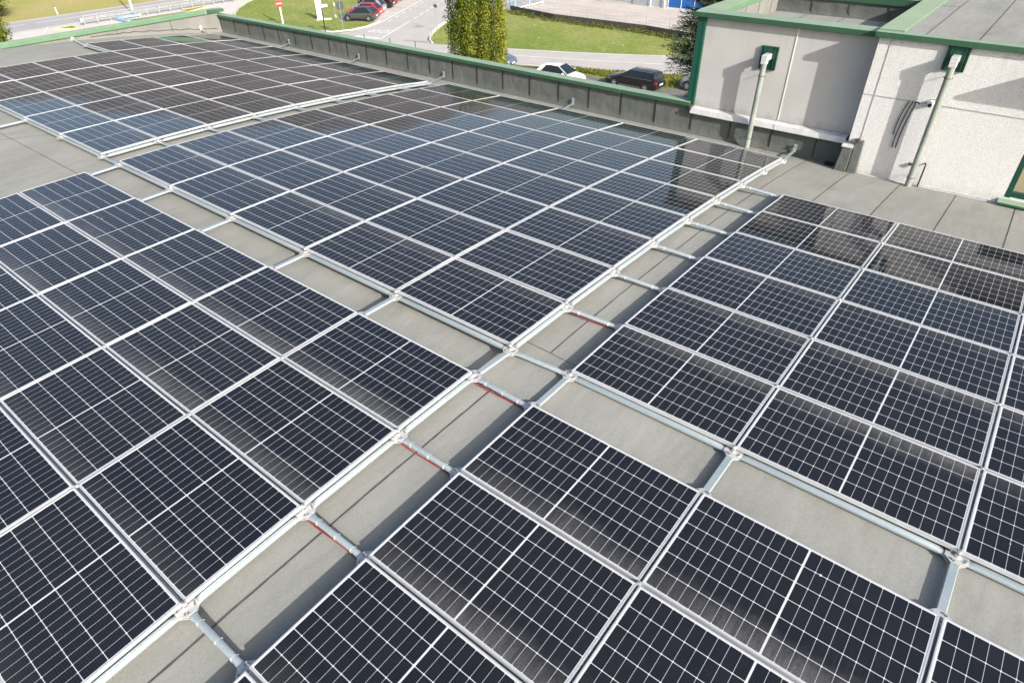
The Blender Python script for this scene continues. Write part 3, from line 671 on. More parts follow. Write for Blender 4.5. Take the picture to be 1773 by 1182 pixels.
# C near edge, left edge stub, right edge
for i in range(6): nd('C', i, 0, 'connector on near edge of middle block, %s from its right corner' % od(i))
for j in range(1, 9): nd('C', 0, j, 'connector on right edge of middle block, %s beyond its near corner' % od(j - 1))
for i in range(5):
    A, B = P3('C', i + 1, 0), P3('C', i, 0); tube(A, B, 'steel tube under near edge of middle block, %s from its right corner' % od(i), 'tubes under the block edges')
for j in range(8):
    tube(P3('C', 0, j), P3('C', 0, j + 1), 'steel tube under right edge of middle block, %s beyond its near corner' % od(j), 'tubes under the block edges')
# L near edge and right edge
for i in range(0, 4): nd('L', i, 0, 'connector on near edge of far left block, %s from its right corner' % od(i))
for j in range(1, 9): nd('L', 0, j, 'connector on right edge of far left block, %s beyond its near corner' % od(j - 1))
nd('L', 6, 4, 'connector at outer near corner of the short strip by the left parapet')
for i in range(0, 3): tube(P3('L', i + 1, 0), P3('L', i, 0), 'steel tube under near edge of far left block, %s from its right corner' % od(i), 'tubes under the block edges')
for j in range(8): tube(P3('L', 0, j), P3('L', 0, j + 1), 'steel tube under right edge of far left block, %s beyond its near corner' % od(j), 'tubes under the block edges')
tube(P3('L', 6, 4), P3('L', 5, 4), 'steel tube under near end of the short strip by the left parapet', 'tubes under the block edges')
# F far edge and right edge
for i in range(6): nd('F', i, 0, 'connector on far edge of near left block, %s from its right corner' % od(i))
for j in range(1, 5): nd('F', 0, -j, 'connector on right edge of near left block, %s below its far corner' % od(j - 1))
for j in range(0, 5):
    A, B = P3('F', 0, -j), P3('F', 0, -j - 1)
    if vis2(A, B): tube(A, B, 'steel tube under right edge of near left block, %s below its far corner' % od(j), 'tubes under the block edges')
for i in range(5): tube(P3('F', i + 1, 0), P3('F', i, 0), 'steel tube under far edge of near left block, %s from its right corner' % od(i), 'tubes under the block edges')
# R near edge and left edge
for i in range(3): nd('R', -i, 0, 'connector on near edge of right block, %s from its left corner' % od(i))
for j in range(1, 7): nd('R', 0, j, 'connector on left edge of right block, %s beyond its near corner' % od(j - 1))
for i in range(3):
    A, B = P3('R', -i, 0), P3('R', -i - 1, 0)
    if vis2(A, B): tube(A, B, 'steel tube under near edge of right block, %s from its left corner' % od(i), 'tubes under the block edges')
# N far and left edge
for i in range(3): nd('N', -i, 0, 'connector on far edge of near right block, %s from its left corner' % od(i))
for j in range(1, 5): nd('N', 0, -j, 'connector on left edge of near right block, %s below its far corner' % od(j - 1))
# bridging tubes
for i in range(6): tube(P3('F', i, 0), P3('C', i, 0), 'short tube bridging walkway between near left and middle blocks, %s from the right' % od(i), 'tubes bridging the walkways')
for i in range(3): tube(P3('N', -i, 0), P3('R', -i, 0), 'short tube bridging walkway between near right and right blocks, %s from the left' % od(i), 'tubes bridging the walkways')
cab = 'red cables slung under the bridging tubes'
def cable(A, B, label, sag=.03, full=True):
    A = A + Vector((0, -.01, TZ - .035)); B = B + Vector((0, -.01, TZ - .035)); m = MB()
    for q in (0, 1):
        pts = []
        for k in range(13):
            t = k / 12; p = A.lerp(B, t); p.y += (-.002 - .010 * math.sin(math.pi * t * 2 + q) - q * .009) if sag > .01 else .012 - q * .008; p.z += -(sag + q * .008) * math.sin(math.pi * min(1, t * 1.0)) ** 2 - .005
            pts.append(p)
        m.path(pts, .0042, 'red_cable_rubber', 6)
    tag(m.build('red_cable', smooth=True), label, 'cable', cab)
for j in range(0, 7):
    lab = 'tube bridging gap from middle block to right block, %s from the walkway crossing' % od(j)
    tube(P3('C', 0, j), P3('R', 0, j), lab, 'tubes bridging the gaps', 2 if j else 0)
    if j == 1: cable(P3('C', 0, j), P3('R', 0, j), 'red cable pair tucked under second tube bridging middle and right blocks', .001)
for j in range(0, 5):
    A, B = P3('F', 0, -j), P3('N', 0, -j)
    if vis2(A, B):
        tube(A, B, 'tube bridging gap from near left to near right block, %s from walkway crossing' % od(j), 'tubes bridging the gaps', 3)
        if j < 3: cable(A, B, 'red cable pair under tube between the two near blocks, %s from walkway crossing' % od(j), .014)
for j in range(0, 9): tube(P3('L', 0, j), P3('C', 5, j), 'tube bridging gap from far left to middle block, %s from the camera side' % od(j), 'tubes bridging the gaps')
A = P3('L', 2, 0)
tube(A + Vector((0, -1.3, .0)), A, 'tube leaving near edge of far left block towards the bare roof at left', 'tubes bridging the gaps')
# rails that run on under the blocks, seen through the slots between panels
def rail(pts, label):
    pts = [p + Vector((0, 0, TZ)) for p in pts]
    if not visible(pts, .03): return
    m = MB(); m.path(pts, .028, 'galvanised_steel', 10)
    tag(m.build('support_rail', smooth=True), label, 'rail', 'rails under the slots between panels')
NI = {'C': (1, 6, 1, 9, 0, 5, 0, 8), 'L': (1, 6, 1, 9, 0, 5, 0, 8), 'F': (1, 6, -6, 0, 0, 5, -7, 0), 'R': (-3, 0, 1, 7, -4, 0, 0, 6), 'N': (-3, 0, -6, 0, -4, 0, -6, 0)}
for a, (i0, i1, j0, j1, ia, ib, ja, jb) in NI.items():
    s_ = 'right' if a in 'CLF' else 'left'; cnt = 0
    for i in (range(i0, i1) if a in 'CLF' else range(i1 - 1, i0 - 1, -1)):
        k = abs(i) - 1
        rail([P3(a, i, j) for j in range(ja, jb + 1)], 'lengthwise rail under %s, slot %s from its %s edge' % (NAMES[a], 'number ' + ORD[k] if False else 'the ' + ORD[k], s_))
    for j in range(j0, j1):
        k = (j - 1) if a in 'CLR' else (-j - 1)
        rail([P3(a, ia, j), P3(a, ib if a != 'L' or j < 4 else 6, j)], 'crosswise rail under %s, the %s slot %s' % (NAMES[a], ORD[k], 'beyond its near edge' if a in 'CLR' else 'below its far edge'))
rail([P3('R', 0, j) for j in range(0, 7)], 'lengthwise rail under the left edge of the right block'); rail([P3('N', 0, j) for j in range(-6, 1)], 'lengthwise rail under the left edge of the near right block')
rail([P3('N', 0, 0), P3('N', -4, 0)], 'crosswise rail under the far edge of the near right block'); rail([P3('L', 6, j) for j in range(4, 9)], 'lengthwise rail under outer edge of strip by left parapet')
# wall brackets
def bracket(A, x, label):
    b0 = empty('wall_bracket', A, 0, label, 'bracket', 'brackets tying the panel frame to the parapets')
    d = Vector((x - A.x, WY - .06 - A.y, -.80 - A.z)); m = MB(); s0 = Vector((0, 0, TZ)); e = d
    sv = (e - s0).normalized(); sd_ = Vector((0, 0, 1)).cross(sv).normalized() * .028; up = sv.cross(sd_).normalized() * .006
    m.hexa([s0 - sd_ - up, s0 + sd_ - up, e + sd_ - up, e - sd_ - up, s0 - sd_ + up, s0 + sd_ + up, e + sd_ + up, e - sd_ + up], 'galvanised_steel'); m.build('arm', b0)
    m = MB(); m.box((e.x - .035, e.y, e.z - .03), (e.x + .035, e.y + .008, e.z + .14), 'galvanised_steel'); m.build('wall_plate', b0, bevel=.002)
    m = MB(); m.cyl((e.x, e.y - .03, e.z + .095), (e.x, e.y + .055, e.z + .095), .013, 'bolt_steel', 8); m.build('bolt', b0)
bracket(P3('C', 0, 8), -.16, 'galvanised bracket on the shaded parapet below the smooth block')
bracket(P3('C', 3, 8), -5.75, 'galvanised bracket on the dark parapet below the white hatchback')
bracket(P3('L', 0, 8), -10.24, 'galvanised bracket on the dark parapet between middle and far left blocks')
bracket(P3('L', 2, 8), -13.95, 'second galvanised bracket on the dark parapet from the far corner')
bracket(P3('L', 4, 8), -17.6, 'galvanised bracket on the dark parapet nearest the far corner')
for (jy, z, lab, A) in ((4.55, -.30, 'bent white strut from left parapet to outer strip of panels', P3('L', 6, 4)), (8.95, -.70, 'small white bracket low on left parapet near the far corner', P3('L', 6, 8) + Vector((0, -.0, 0)))):
    b0 = empty('wall_bracket', A, 0, lab, 'bracket', 'brackets tying the panel frame to the parapets')
    e = Vector((XL + .06, jy, z)) - A; m = MB(); m.path([Vector((0, 0, TZ)), e * .8 + Vector((0, 0, -.03)), e], .028, 'zinc_plate', 8); m.build('arm', b0, smooth=True)
    m = MB(); m.box((e.x - .008, e.y - .05, e.z - .05), (e.x, e.y + .05, e.z + .14), 'zinc_plate'); m.build('wall_plate', b0)

# ------------------------------------------------------------------ ground, roads
def st(name, pts, z, mat, sub=False):
    m = MB(); m.poly(pts, z, mat); o = m.build(name); o['kind'] = 'structure'; return o
st('ground', [(-4000, -4000), (4000, -4000), (4000, 4000), (-4000, 4000)], G - .02, 'dry_grass')
st('lawn', [(-96, -60), (60, -60), (60, 110), (-96, 110)], G - .012, 'grass')
# main road on the left, running away along +Y
st('road', [(-97.3, -300), (-89.6, -300), (-89.6, 600), (-97.3, 600)], G + .0, 'asphalt_main')
st('concrete_apron', [(-89.6, -40), (-60, -40), (-60, 41), (-75.5, 41.2), (-78.6, 43.1), (-81.8, 45.7), (-85.4, 49.6), (-87.2, 52.5), (-88.6, 60), (-89.6, 75)], G + .004, 'concrete_apron')
dr = (-.454, .891)
def along(p, t): return (p[0] + dr[0] * t, p[1] + dr[1] * t)
st('side_road', [(-61.8, 42.6), (-59.2, 43.6), (-58.5, 45.2), (-58.6, 47.6), (-60, 50.7), along((-60, 50.7), 80), along((-52.2, 52), 80), (-52.2, 52), (-50.3, 48.9), (-48.9, 47.1), (-47.3, 45.9), (-45.6, 46.2), (-46, 41)], G + .008, 'asphalt_old')
ds = (.918, .397)
def al(p, t): return (p[0] + ds[0] * t, p[1] + ds[1] * t)
st('street', [(-62, 41.9), (-47.2, 45.7), (-45.6, 46.2), (-39.4, 48.7), (-32.9, 51.3), (-27.9, 53.7), (-23.6, 55.9), al((-23.6, 55.9), 60), al((-19.9, 50), 60), (-19.9, 50), (-24.8, 48.0), (-29.7, 46.0), (-35.5, 43.7), (-48, 38.6), (-62, 33)], G + .012, 'asphalt_old')
asph = st('parking_lane', [(-60.0, 50.7), along((-60, 50.7), 60), along((-64.6, 48.2), 60), (-64.6, 48.2)], G + .004, 'yard_concrete')
st('block_paving', [(-42, 30), (2, 30), (2, 49.3), (-19.6, 48.2), (-19.8, 45.2), (-22, 45.1), (-42, 45.0 - 1.5)], G + .016, 'block_paving')
st('verge', [(-36, 43.9), (-30, 45.4), (-22, 45.15), (-19.8, 45.2), (-19.6, 48.2), (2, 49.3), (2, 58.4), (-19.9, 49.7), (-24.8, 47.7), (-29.7, 45.7), (-35.5, 43.4)], G + .020, 'grass')
st('yard', [(-130, 64.9), (-51.6, 64.75), (-43.9, 63.4), (-32.1, 63.6), (20, 62.4), (20, 77.2), (-130, 77.2)], G + .004, 'yard_concrete')
st('asphalt_patch', [(-54.6, 50.6), (-53.6, 50.9), (-53.9, 51.9), (-54.9, 51.5)], G + .0125, 'asphalt_dark'); st('asphalt_patch', [(-55.6, 56.2), (-54.0, 57.0), (-54.6, 58.3), (-56.2, 57.5)], G + .0125, 'asphalt_dark'); st('asphalt_patch', [(-50.5, 44.9), (-46.9, 46.0), (-47.2, 46.5), (-50.6, 45.6)], G + .0165, 'asphalt_dark')
st('asphalt_patch', [(-84.9, 22.0), (-82.6, 23.5), (-82.9, 25.0), (-85.2, 23.6)], G + .009, 'asphalt_dark')
# road markings: one painted structure object
m = MB(); mz = G + .018
def stripe(a, b_, wd, z=mz):
    a = Vector((*a, 0)); b_ = Vector((*b_, 0)); d = (b_ - a).normalized(); n = Vector((-d.y, d.x, 0)) * wd / 2
    m.add([(a - n).to_tuple()[:2] + (z,), (b_ - n).to_tuple()[:2] + (z,), (b_ + n).to_tuple()[:2] + (z,), (a + n).to_tuple()[:2] + (z,)], [(0, 1, 2, 3)], 'road_paint')
stripe((-96.7, -80), (-96.7, 300), .22, G + .005); stripe((-89.95, -80), (-89.95, 26), .2, G + .009); stripe((-89.95, 26), (-89.95, 300), .2, G + .009)
stripe((-93.9, 26.2), (-93.9, 120), .16, G + .005)
for k in range(12): stripe((-94.1, 25.2 - k * 3.2), (-94.1, 23.6 - k * 3.2), .16, G + .005)
stripe((-89.8, 26), (-86.6, 24.3), .18, G + .009); stripe((-86.6, 24.3), (-84, 20), .18, G + .009)
a = (-53.0, 44.3); stripe(along(a, .2), along(a, 9.6), .16, mz)
for k in range(22): stripe(along(a, 11 + k * 2.3), along(a, 12.5 + k * 2.3), .16, mz)
for q in [((-59.9, 50.9), (-58.75, 47.8)), ((-58.75, 47.8), (-58.7, 45.6)), ((-58.7, 45.6), (-59.6, 43.9))]: stripe(*q, .18, mz)
stripe((-59.85, 50.9), along((-59.85, 50.9), 60), .18, mz)
for k in range(20): stripe(along((-59.25, 51.2), k * 2.4), along((-59.25, 51.2), k * 2.4 + 1.4), .14, mz)
stripe((-56.2, 43.6), (-52.9, 44.45), .5, mz)
for k in range(14): p = along((-60.1, 51.6), k * 2.35); stripe(p, (p[0] - 4.2 * .891, p[1] - 4.2 * .454), .12, G + .009)
stripe((-47.5, 46.1), (-48.9, 47.4), .16); stripe((-48.9, 47.4), (-50.5, 49.2), .16); stripe((-50.5, 49.2), (-52.5, 52.4), .16); stripe((-52.5, 52.4), along((-52.5, 52.4), 60), .16)
c0 = [(-60, 37.6), (-48, 42.3), (-37.7, 46.5), (-31.3, 48.9), (-26.4, 50.9), (-22.1, 52.7), (20, 71)]
for k in range(len(c0) - 1): stripe(c0[k], c0[k + 1], .13)
c0 = [(-62, 33.3), (-48, 38.9), (-35.5, 43.95), (-29.7, 46.3), (-24.8, 48.3), (-19.9, 50.25), (20, 67.6)]
for k in range(len(c0) - 1): stripe(c0[k], c0[k + 1], .15)
c0 = [(-45.6, 45.95), (-39.4, 48.4), (-32.9, 51.0), (-27.9, 53.4), (-23.6, 55.6), (20, 74.5)]
for k in range(len(c0) - 1): stripe(c0[k], c0[k + 1], .13)
o = m.build('road_markings'); o['kind'] = 'structure'
tc = bpy.data.curves.new('stop_text', 'FONT'); tc.body = 'STOP'; tc.size = 1.0; tc.align_x = 'CENTER'; tc.align_y = 'CENTER'; tc.offset = .018
to = bpy.data.objects.new('tmp', tc); COL.objects.link(to); bpy.context.view_layer.update()
me = bpy.data.meshes.new_from_object(to.evaluated_get(bpy.context.evaluated_depsgraph_get())); bpy.data.objects.remove(to)
me.materials.clear(); me.materials.append(MATS['road_paint'])
o = bpy.data.objects.new('painted_stop_word', me); COL.objects.link(o); o.location = (-56.0, 46.9, mz + .004); o.rotation_euler = (0, 0, math.atan2(-.45, -.89)); o.scale = (1.0, 1.9, 1)
tag(o, 'white letters STOP painted on the side road, upside down from here', 'road marking')
# kerbs
m = MB()
def kerb(pts, mat='kerb_stone', wd=.16, h=.13, mb=None):
    mb = mb or m
    for i in range(len(pts) - 1):
        a = Vector((*pts[i], 0)); b_ = Vector((*pts[i + 1], 0)); d = (b_ - a).normalized(); n = Vector((-d.y, d.x, 0)) * wd / 2
        q = [a - n, b_ - n, b_ + n, a + n]; mb.hexa([(p.x, p.y, G - .01) for p in q] + [(p.x, p.y, G + h + .0005 * i) for p in q], mat)
kerb([(-47.0, 45.95), (-48.1, 46.75), (-49.2, 47.9), (-50.4, 49.5), (-52.0, 52.2), along((-52.0, 52.2), 50)])
kerb([(-60.0, 50.6), (-59.0, 47.7), (-58.95, 45.4), (-59.8, 43.7), (-61.5, 42.95), (-75.5, 41.6), (-78.7, 43.4), (-82, 46), (-85.5, 49.8), (-87.4, 52.8), (-88.8, 60)])
o = m.build('kerb'); o['kind'] = 'structure'
for lab, pts in (('yellow kerbed grass island at the road edge near left', [(-88.1, 26.1), (-86.0, 27.3), (-86.6, 28.0), (-88.2, 27.9)]), ('yellow kerbed grass island behind the long guardrail', [(-86.9, 41.0), (-84.9, 40.6), (-86.4, 44.2), (-87.2, 44.0)])):
    t = empty('traffic_island', (pts[0][0], pts[0][1], G), 0, lab, 'traffic island')
    mm = MB(); kerb([(p[0] - pts[0][0], p[1] - pts[0][1]) for p in pts + [pts[0]]], 'kerb_yellow', .16, .12, mm)
    mm.v = [(x, y, z - G) for x, y, z in mm.v]; mm.build('kerb', t)
    mm = MB(); mm.poly([(p[0] - pts[0][0], p[1] - pts[0][1]) for p in pts], .08, 'grass'); mm.build('turf', t)

# ------------------------------------------------------------------ distant terrain (seen mirrored in the glass)
m = MB(); NA, NR = 96, 7; vs = []
for a in range(NA + 1):
    th = R_(-150 + a * 300 / NA)      # clockwise from +Y
    deg = math.degrees(th)
    PR = [(-180, 11), (-100, 11.2), (-75, 12.4), (-66, 13.4), (-60, 14.4), (-51, 14), (-45, 12.5), (-39, 8.8), (-34, 6.2), (-28, 5), (-15, 4), (0, 3.5), (40, 5), (180, 4)]
    for q in range(len(PR) - 1):
        if PR[q][0] <= deg <= PR[q + 1][0]: el = PR[q][1] + (PR[q + 1][1] - PR[q][1]) * (deg - PR[q][0]) / (PR[q + 1][0] - PR[q][0])
    hmax = math.tan(R_(el)) * (1200 + 5 * 260) + 10
    for r_i in range(NR):
        rr = 1200 + r_i * 260; t = r_i / (NR - 2) if r_i < NR - 1 else .6
        z = hmax * min(1, t) ** 1.4 * (1 + .05 * noise.noise(Vector((deg * .09, r_i * .35, 3)))) * (1 + .04 * noise.noise(Vector((deg * .5, r_i, 9))))
        vs.append((math.sin(th) * rr, math.cos(th) * rr, G - 1 + z))
fs = [(a * NR + k, a * NR + k + 1, (a + 1) * NR + k + 1, (a + 1) * NR + k) for a in range(NA) for k in range(NR - 1)]
m.add(vs, fs, 'wooded_hill'); o = m.build('hills', smooth=True); o['kind'] = 'structure'

# ------------------------------------------------------------------ factory opposite
fb_ = empty('factory_building', (-35, 77, G), 0, 'grey clad factory with tall blue doors at the top edge', 'building')
m = MB(); X0, X1 = -51.5, 24
for q0, q1 in ((X0, -36.7), (-31.4, X1)):
    z = G
    while z < G + 7.4:
        m.hexa([(q0, 77.0, z), (q1, 77.0, z), (q1, 95, z), (q0, 95, z), (q0, 77.06, z + .30), (q1, 77.06, z + .30), (q1, 95, z + .30), (q0, 95, z + .30)], 'cladding'); z += .303
m.box((-36.7, 77.1, G + 4.2), (-31.4, 95, G + 7.5), 'cladding'); pp(fb_, m.build('wall'))
m = MB(); m.box((X0 - .3, 76.8, G + 7.5), (X1, 95.3, G + 7.8), 'factory_roof'); pp(fb_, m.build('roof'))
for k in range(3):
    m = MB(); x = -36.6 + k * 1.75; m.box((x + .03, 77.05, G + .12), (x + 1.69, 77.14, G + 4.2), 'door_blue'); m.box((x - .03, 77.0, G), (x + .025, 77.05, G + 4.2), 'sign_white'); pp(fb_, m.build('door'))
m = MB(); m.box((-36.7, 76.94, G), (-31.3, 77.04, G + .14), 'kerb_stone'); pp(fb_, m.build('threshold'))
for x in (-38.9, -36.95): m = MB(); m.cyl((x, 76.8, G), (x, 76.8, G + 4), .07, 'sign_white', 8); pp(fb_, m.build('downpipe'))
m = MB(); m.box((-47.3, 76.93, G + .1), (-46.3, 76.99, G + 2.2), 'window_glass'); pp(fb_, m.build('door'))
m = MB(); m.box((-51.2, 76.9, G), (-48.5, 76.99, G + 2.2), 'gate_grey'); pp(fb_, m.build('cladding_panel'))
m = MB(); m.box((-48.3, 76.88, G), (-47.6, 76.99, G + 2.6), 'pale_blue_paint'); pp(fb_, m.build('door'))
m = MB(); m.box((-41.5, 76.9, G), (-39.4, 76.985, G + 1.1), 'gate_grey'); pp(fb_, m.build('cladding_panel'))
# sliding gate in pale blue
g = empty('yard_gate', (-51.6, 65.3, G), 0, 'pale blue framed wire gate standing at the corner of the yard', 'gate')
m = MB()
for y in (0, 3.0, 6.0): m.box((-.07, y, 0), (.07, y + .14, 2.0), 'pale_blue_paint')
m.box((-.055, .14, .12), (.055, 6.0, .22), 'sign_white'); m.box((-.05, .14, 1.85), (.05, 6.0, 1.93), 'pale_blue_paint'); m.build('gate_frame', g)
m = MB()
for k in range(56): y = .2 + k * .104; m.box((-.012, y, .22), (.012, y + .03, 1.85), 'gate_grey')
m.build('bars', g)
g = empty('yard_gate', (-54.8, 64.9, G), 0, 'grey gate wing left of the pale blue framed gate', 'gate')
m = MB(); m.box((0, -.05, 0), (.12, .05, 2.0), 'pale_blue_paint'); m.box((2.9, -.05, 0), (3.02, .05, 2.0), 'pale_blue_paint'); m.box((.12, -.04, .1), (2.9, .04, .2), 'sign_white'); m.box((.12, -.04, 1.85), (2.9, .04, 1.93), 'pale_blue_paint'); m.build('gate_frame', g)
m = MB()
for k in range(26): x = .16 + k * .104; m.box((x, -.012, .2), (x + .03, .012, 1.85), 'gate_grey')
m.build('bars', g)
# low wall with mesh fence
f = empty('boundary_wall', (-40, 63.4, G), 0, 'low dark weathered wall with wire mesh fence between lawn and yard', 'wall')
pw_ = [(-51.5, 64.5), (-43.9, 63.0), (-37.1, 63.2), (-32.1, 63.3), (-26.2, 62.4), (-10, 61.2), (10, 60)]
m = MB()
for i in range(len(pw_) - 1):
    a = Vector((*pw_[i], 0)); b_ = Vector((*pw_[i + 1], 0)); d = (b_ - a).normalized(); n = Vector((-d.y, d.x, 0)) * .11
    q = [a - n, b_ - n, b_ + n, a + n]; m.hexa([(p.x, p.y, G - .1) for p in q] + [(p.x, p.y, G + .62 + .001 * i) for p in q], 'concrete_wall_dark')
pp(f, m.build('wall_base'))
for i in range(len(pw_) - 1):
    a = Vector((*pw_[i], 0)); b_ = Vector((*pw_[i + 1], 0)); L = (b_ - a).length; n = max(1, round(L / 2.4))
    for k in range(n):
        p = a.lerp(b_, k / n)
        if p.x < -20: m = MB(); m.cyl((p.x, p.y, G + .6), (p.x, p.y, G + 1.7), .022, 'steel_post', 6); pp(f, m.build('post'))
m = MB()
for zz in (.85, 1.15, 1.45, 1.68): m.path([(x, y, G + zz) for x, y in pw_], .006, 'steel_post', 4)
mesh = pp(f, m.build('wire_mesh'))

# ------------------------------------------------------------------ vegetation
def leaf_quads(m, c, n, spread, size, mats, up=.3, wts=None):
    for _ in range(n):
        p = Vector(c) + Vector((random.gauss(0, spread[0]), random.gauss(0, spread[1]), random.gauss(0, spread[2])))
        d = Vector((random.gauss(0, 1), random.gauss(0, 1), random.gauss(0, 1) + up)).normalized(); u = d.orthogonal().normalized(); v = d.cross(u); s_ = size * random.uniform(.6, 1.3)
        a = random.uniform(0, 6.28); u2 = u * math.cos(a) + v * math.sin(a); v2 = d.cross(u2)
        m.add([p - u2 * s_, p - v2 * s_ * .55, p + u2 * s_, p + v2 * s_ * .55], [(0, 1, 2, 3)], random.choices(mats, wts)[0] if wts else random.choice(mats))
# columnar hornbeam
tr = empty('columnar_tree', (-23.15, 26, G), 0, 'dense columnar hornbeam turning yellow, rising behind the parapet', 'tree')
m = MB(); m.cyl((0, 0, 0), (0, 0, 4), .22, 'bark', 10, .16); m.cyl((0, 0, 4), (.1, 0, 11), .16, 'bark', 10, .03)
for k in range(26):
    a = random.uniform(0, 6.28); z = .8 + k * .3; r = 1.1 + .4 * math.sin(k); m.cyl((0, 0, z), (r * math.cos(a), r * math.sin(a), z + 2.2), .05, 'bark', 5, .012)
m.build('trunk', tr, smooth=True)
m = MB()
cols = [(k * math.tau / 12 + random.uniform(-.16, .16), 1.34 + random.uniform(-.22, .16), random.uniform(.38, .52)) for k in range(12)] + [(k * .9, .2 + .08 * k, .6) for k in range(7)]
for a, rr, rad in cols:
    x, y = rr * math.cos(a), rr * math.sin(a); side = math.cos(a - .67)          # more yellow leaves towards this side
    base_y = min(.80, max(.03, .28 + .40 * side + random.uniform(-.16, .16))); zs = random.uniform(.3, 1.0)
    while zs < 12.2:
        L = random.uniform(1.5, 2.5); an = a + random.uniform(-.9, .9); ro_ = random.uniform(.02, .34); ox, oy = x + ro_ * math.cos(an), y + ro_ * math.sin(an)
        sub_y = min(.95, max(.02, base_y + random.uniform(-.22, .22)))
        env = 1.0 if zs < 10.3 else max(.2, 1 - (zs - 10.3) / 3.2)
        rsub = rad * random.uniform(.62, .98)
        for _ in range(300):
            t = random.random(); w_ = rsub * math.sin(math.pi * min(1, t * .80 + .18)) + .03; b2 = random.uniform(0, 6.28); q = w_ * random.random() ** .33
            p = Vector(((ox + q * math.cos(b2)) * env, (oy + q * math.sin(b2)) * env, zs + t * L))
            outer = Vector((math.cos(b2), math.sin(b2), .5)); d = (outer + Vector((random.gauss(0, .6), random.gauss(0, .6), random.gauss(.1, .6)))).normalized()
            u = d.orthogonal().normalized(); v = d.cross(u); a3 = random.uniform(0, 6.28); u2 = u * math.cos(a3) + v * math.sin(a3); v2 = d.cross(u2); s_ = random.uniform(.032, .058)
            r_ = random.random()
            mt = ('leaf_gold' if r_ < .10 * sub_y else 'leaf_yellow') if random.random() < sub_y else ('leaf_green' if r_ < .7 else 'leaf_dark')
            m.add([p - u2 * s_, p - v2 * s_ * .6, p + u2 * s_, p + v2 * s_ * .6], [(0, 1, 2, 3)], mt)
        zs += random.uniform(.42, .62)
m.build('crown', tr)
# spruce by the stair block
def conifer(name, loc, H, R0, label, n_w=30, dens=1.0, group=None):
    t = empty(name, loc, 0, label, 'tree', group); m = MB(); m.cyl((0, 0, 0), (0, 0, H), .16, 'bark', 8, .02); m.build('trunk', t, smooth=True)
    m = MB()
    for w_ in range(n_w):
        z = 7.75 + (H - 7.85) * w_ / n_w; R = R0 * (1 - ((z - 7.75) / (H - 7.75)) ** 1.2) * min(1, .7 + (z - 7.75) * .6) + .15
        for k in range(int(9 * dens)):
            a = random.uniform(0, 6.28); L = R * random.uniform(.65, 1.12); dirv = Vector((math.cos(a), math.sin(a), 0)); tip = dirv * L + Vector((0, 0, z + random.uniform(-.04, .26) * L))
            base = Vector((0, 0, z)); steps = int(8 + L * 16)
            m.cyl(base, tip, .015, 'bark', 3, .004, False)
            for s_ in range(steps):
                f_ = .12 + .88 * s_ / steps; p = base.lerp(tip, f_) + Vector((0, 0, .08 * math.sin(f_ * 3.1)))
                side = Vector((-dirv.y, dirv.x, 0)) * random.choice((-1, 1)); dd = (dirv * .6 + side * random.uniform(.3, 1) + Vector((0, 0, random.uniform(-.45, .65)))).normalized()
                l = .20 * (1.15 - f_ * .6) * random.uniform(.7, 1.4); wv_ = dd.cross(Vector((random.gauss(0, .4), random.gauss(0, .4), 1))).normalized() * .022
                m.add([p - wv_, p + wv_, p + dd * l + wv_ * .3, p + dd * l - wv_ * .3], [(0, 1, 2, 3)], 'needle' if random.random() < .7 else 'needle_light')
    m.build('crown', t); return t
conifer('spruce_tree', (-7.1, 21.6, G), 12.6, 1.95, 'blue-green conifer poking out from behind the smooth plaster block', 52, 2.4)
# bushes at far left
def bush(name, loc, rx, rz, label, mats, n=5200, size=.11, cat='bush'):
    t = empty(name, loc, 0, label, cat); m = MB()
    for k in range(7): a = k * .9; m.cyl((0, 0, 0), (rx * .6 * math.cos(a), rx * .6 * math.sin(a), rz * 1.3), .05, 'bark', 5, .01)
    m.build('trunk', t)
    m = MB(); cl = []
    for k in range(34):
        d = Vector((random.gauss(0, 1), random.gauss(0, 1), random.gauss(0, 1))).normalized(); cl.append(Vector((d.x * rx * .75, d.y * rx * .75, rz + d.z * rz * .8)))
    for c_ in cl: leaf_quads(m, c_, n // 34, (rx * .17, rx * .17, rz * .16), size, mats)
    m.build('crown', t); return t
bush('roadside_tree', (-76.6, 15.9, G), 2.3, 2.5, 'rounded green treetop at the far left edge beside the parapet', ['leaf_green', 'leaf_dark', 'leaf_green', 'leaf_yellow'], 9000, .11, 'tree')
bush('roadside_bush', (-102.2, 23.8, G), 3.0, 1.9, 'olive green bush on the far verge beyond the road', ['leaf_green', 'weed', 'weed', 'weed_dry'], 6000, .12)
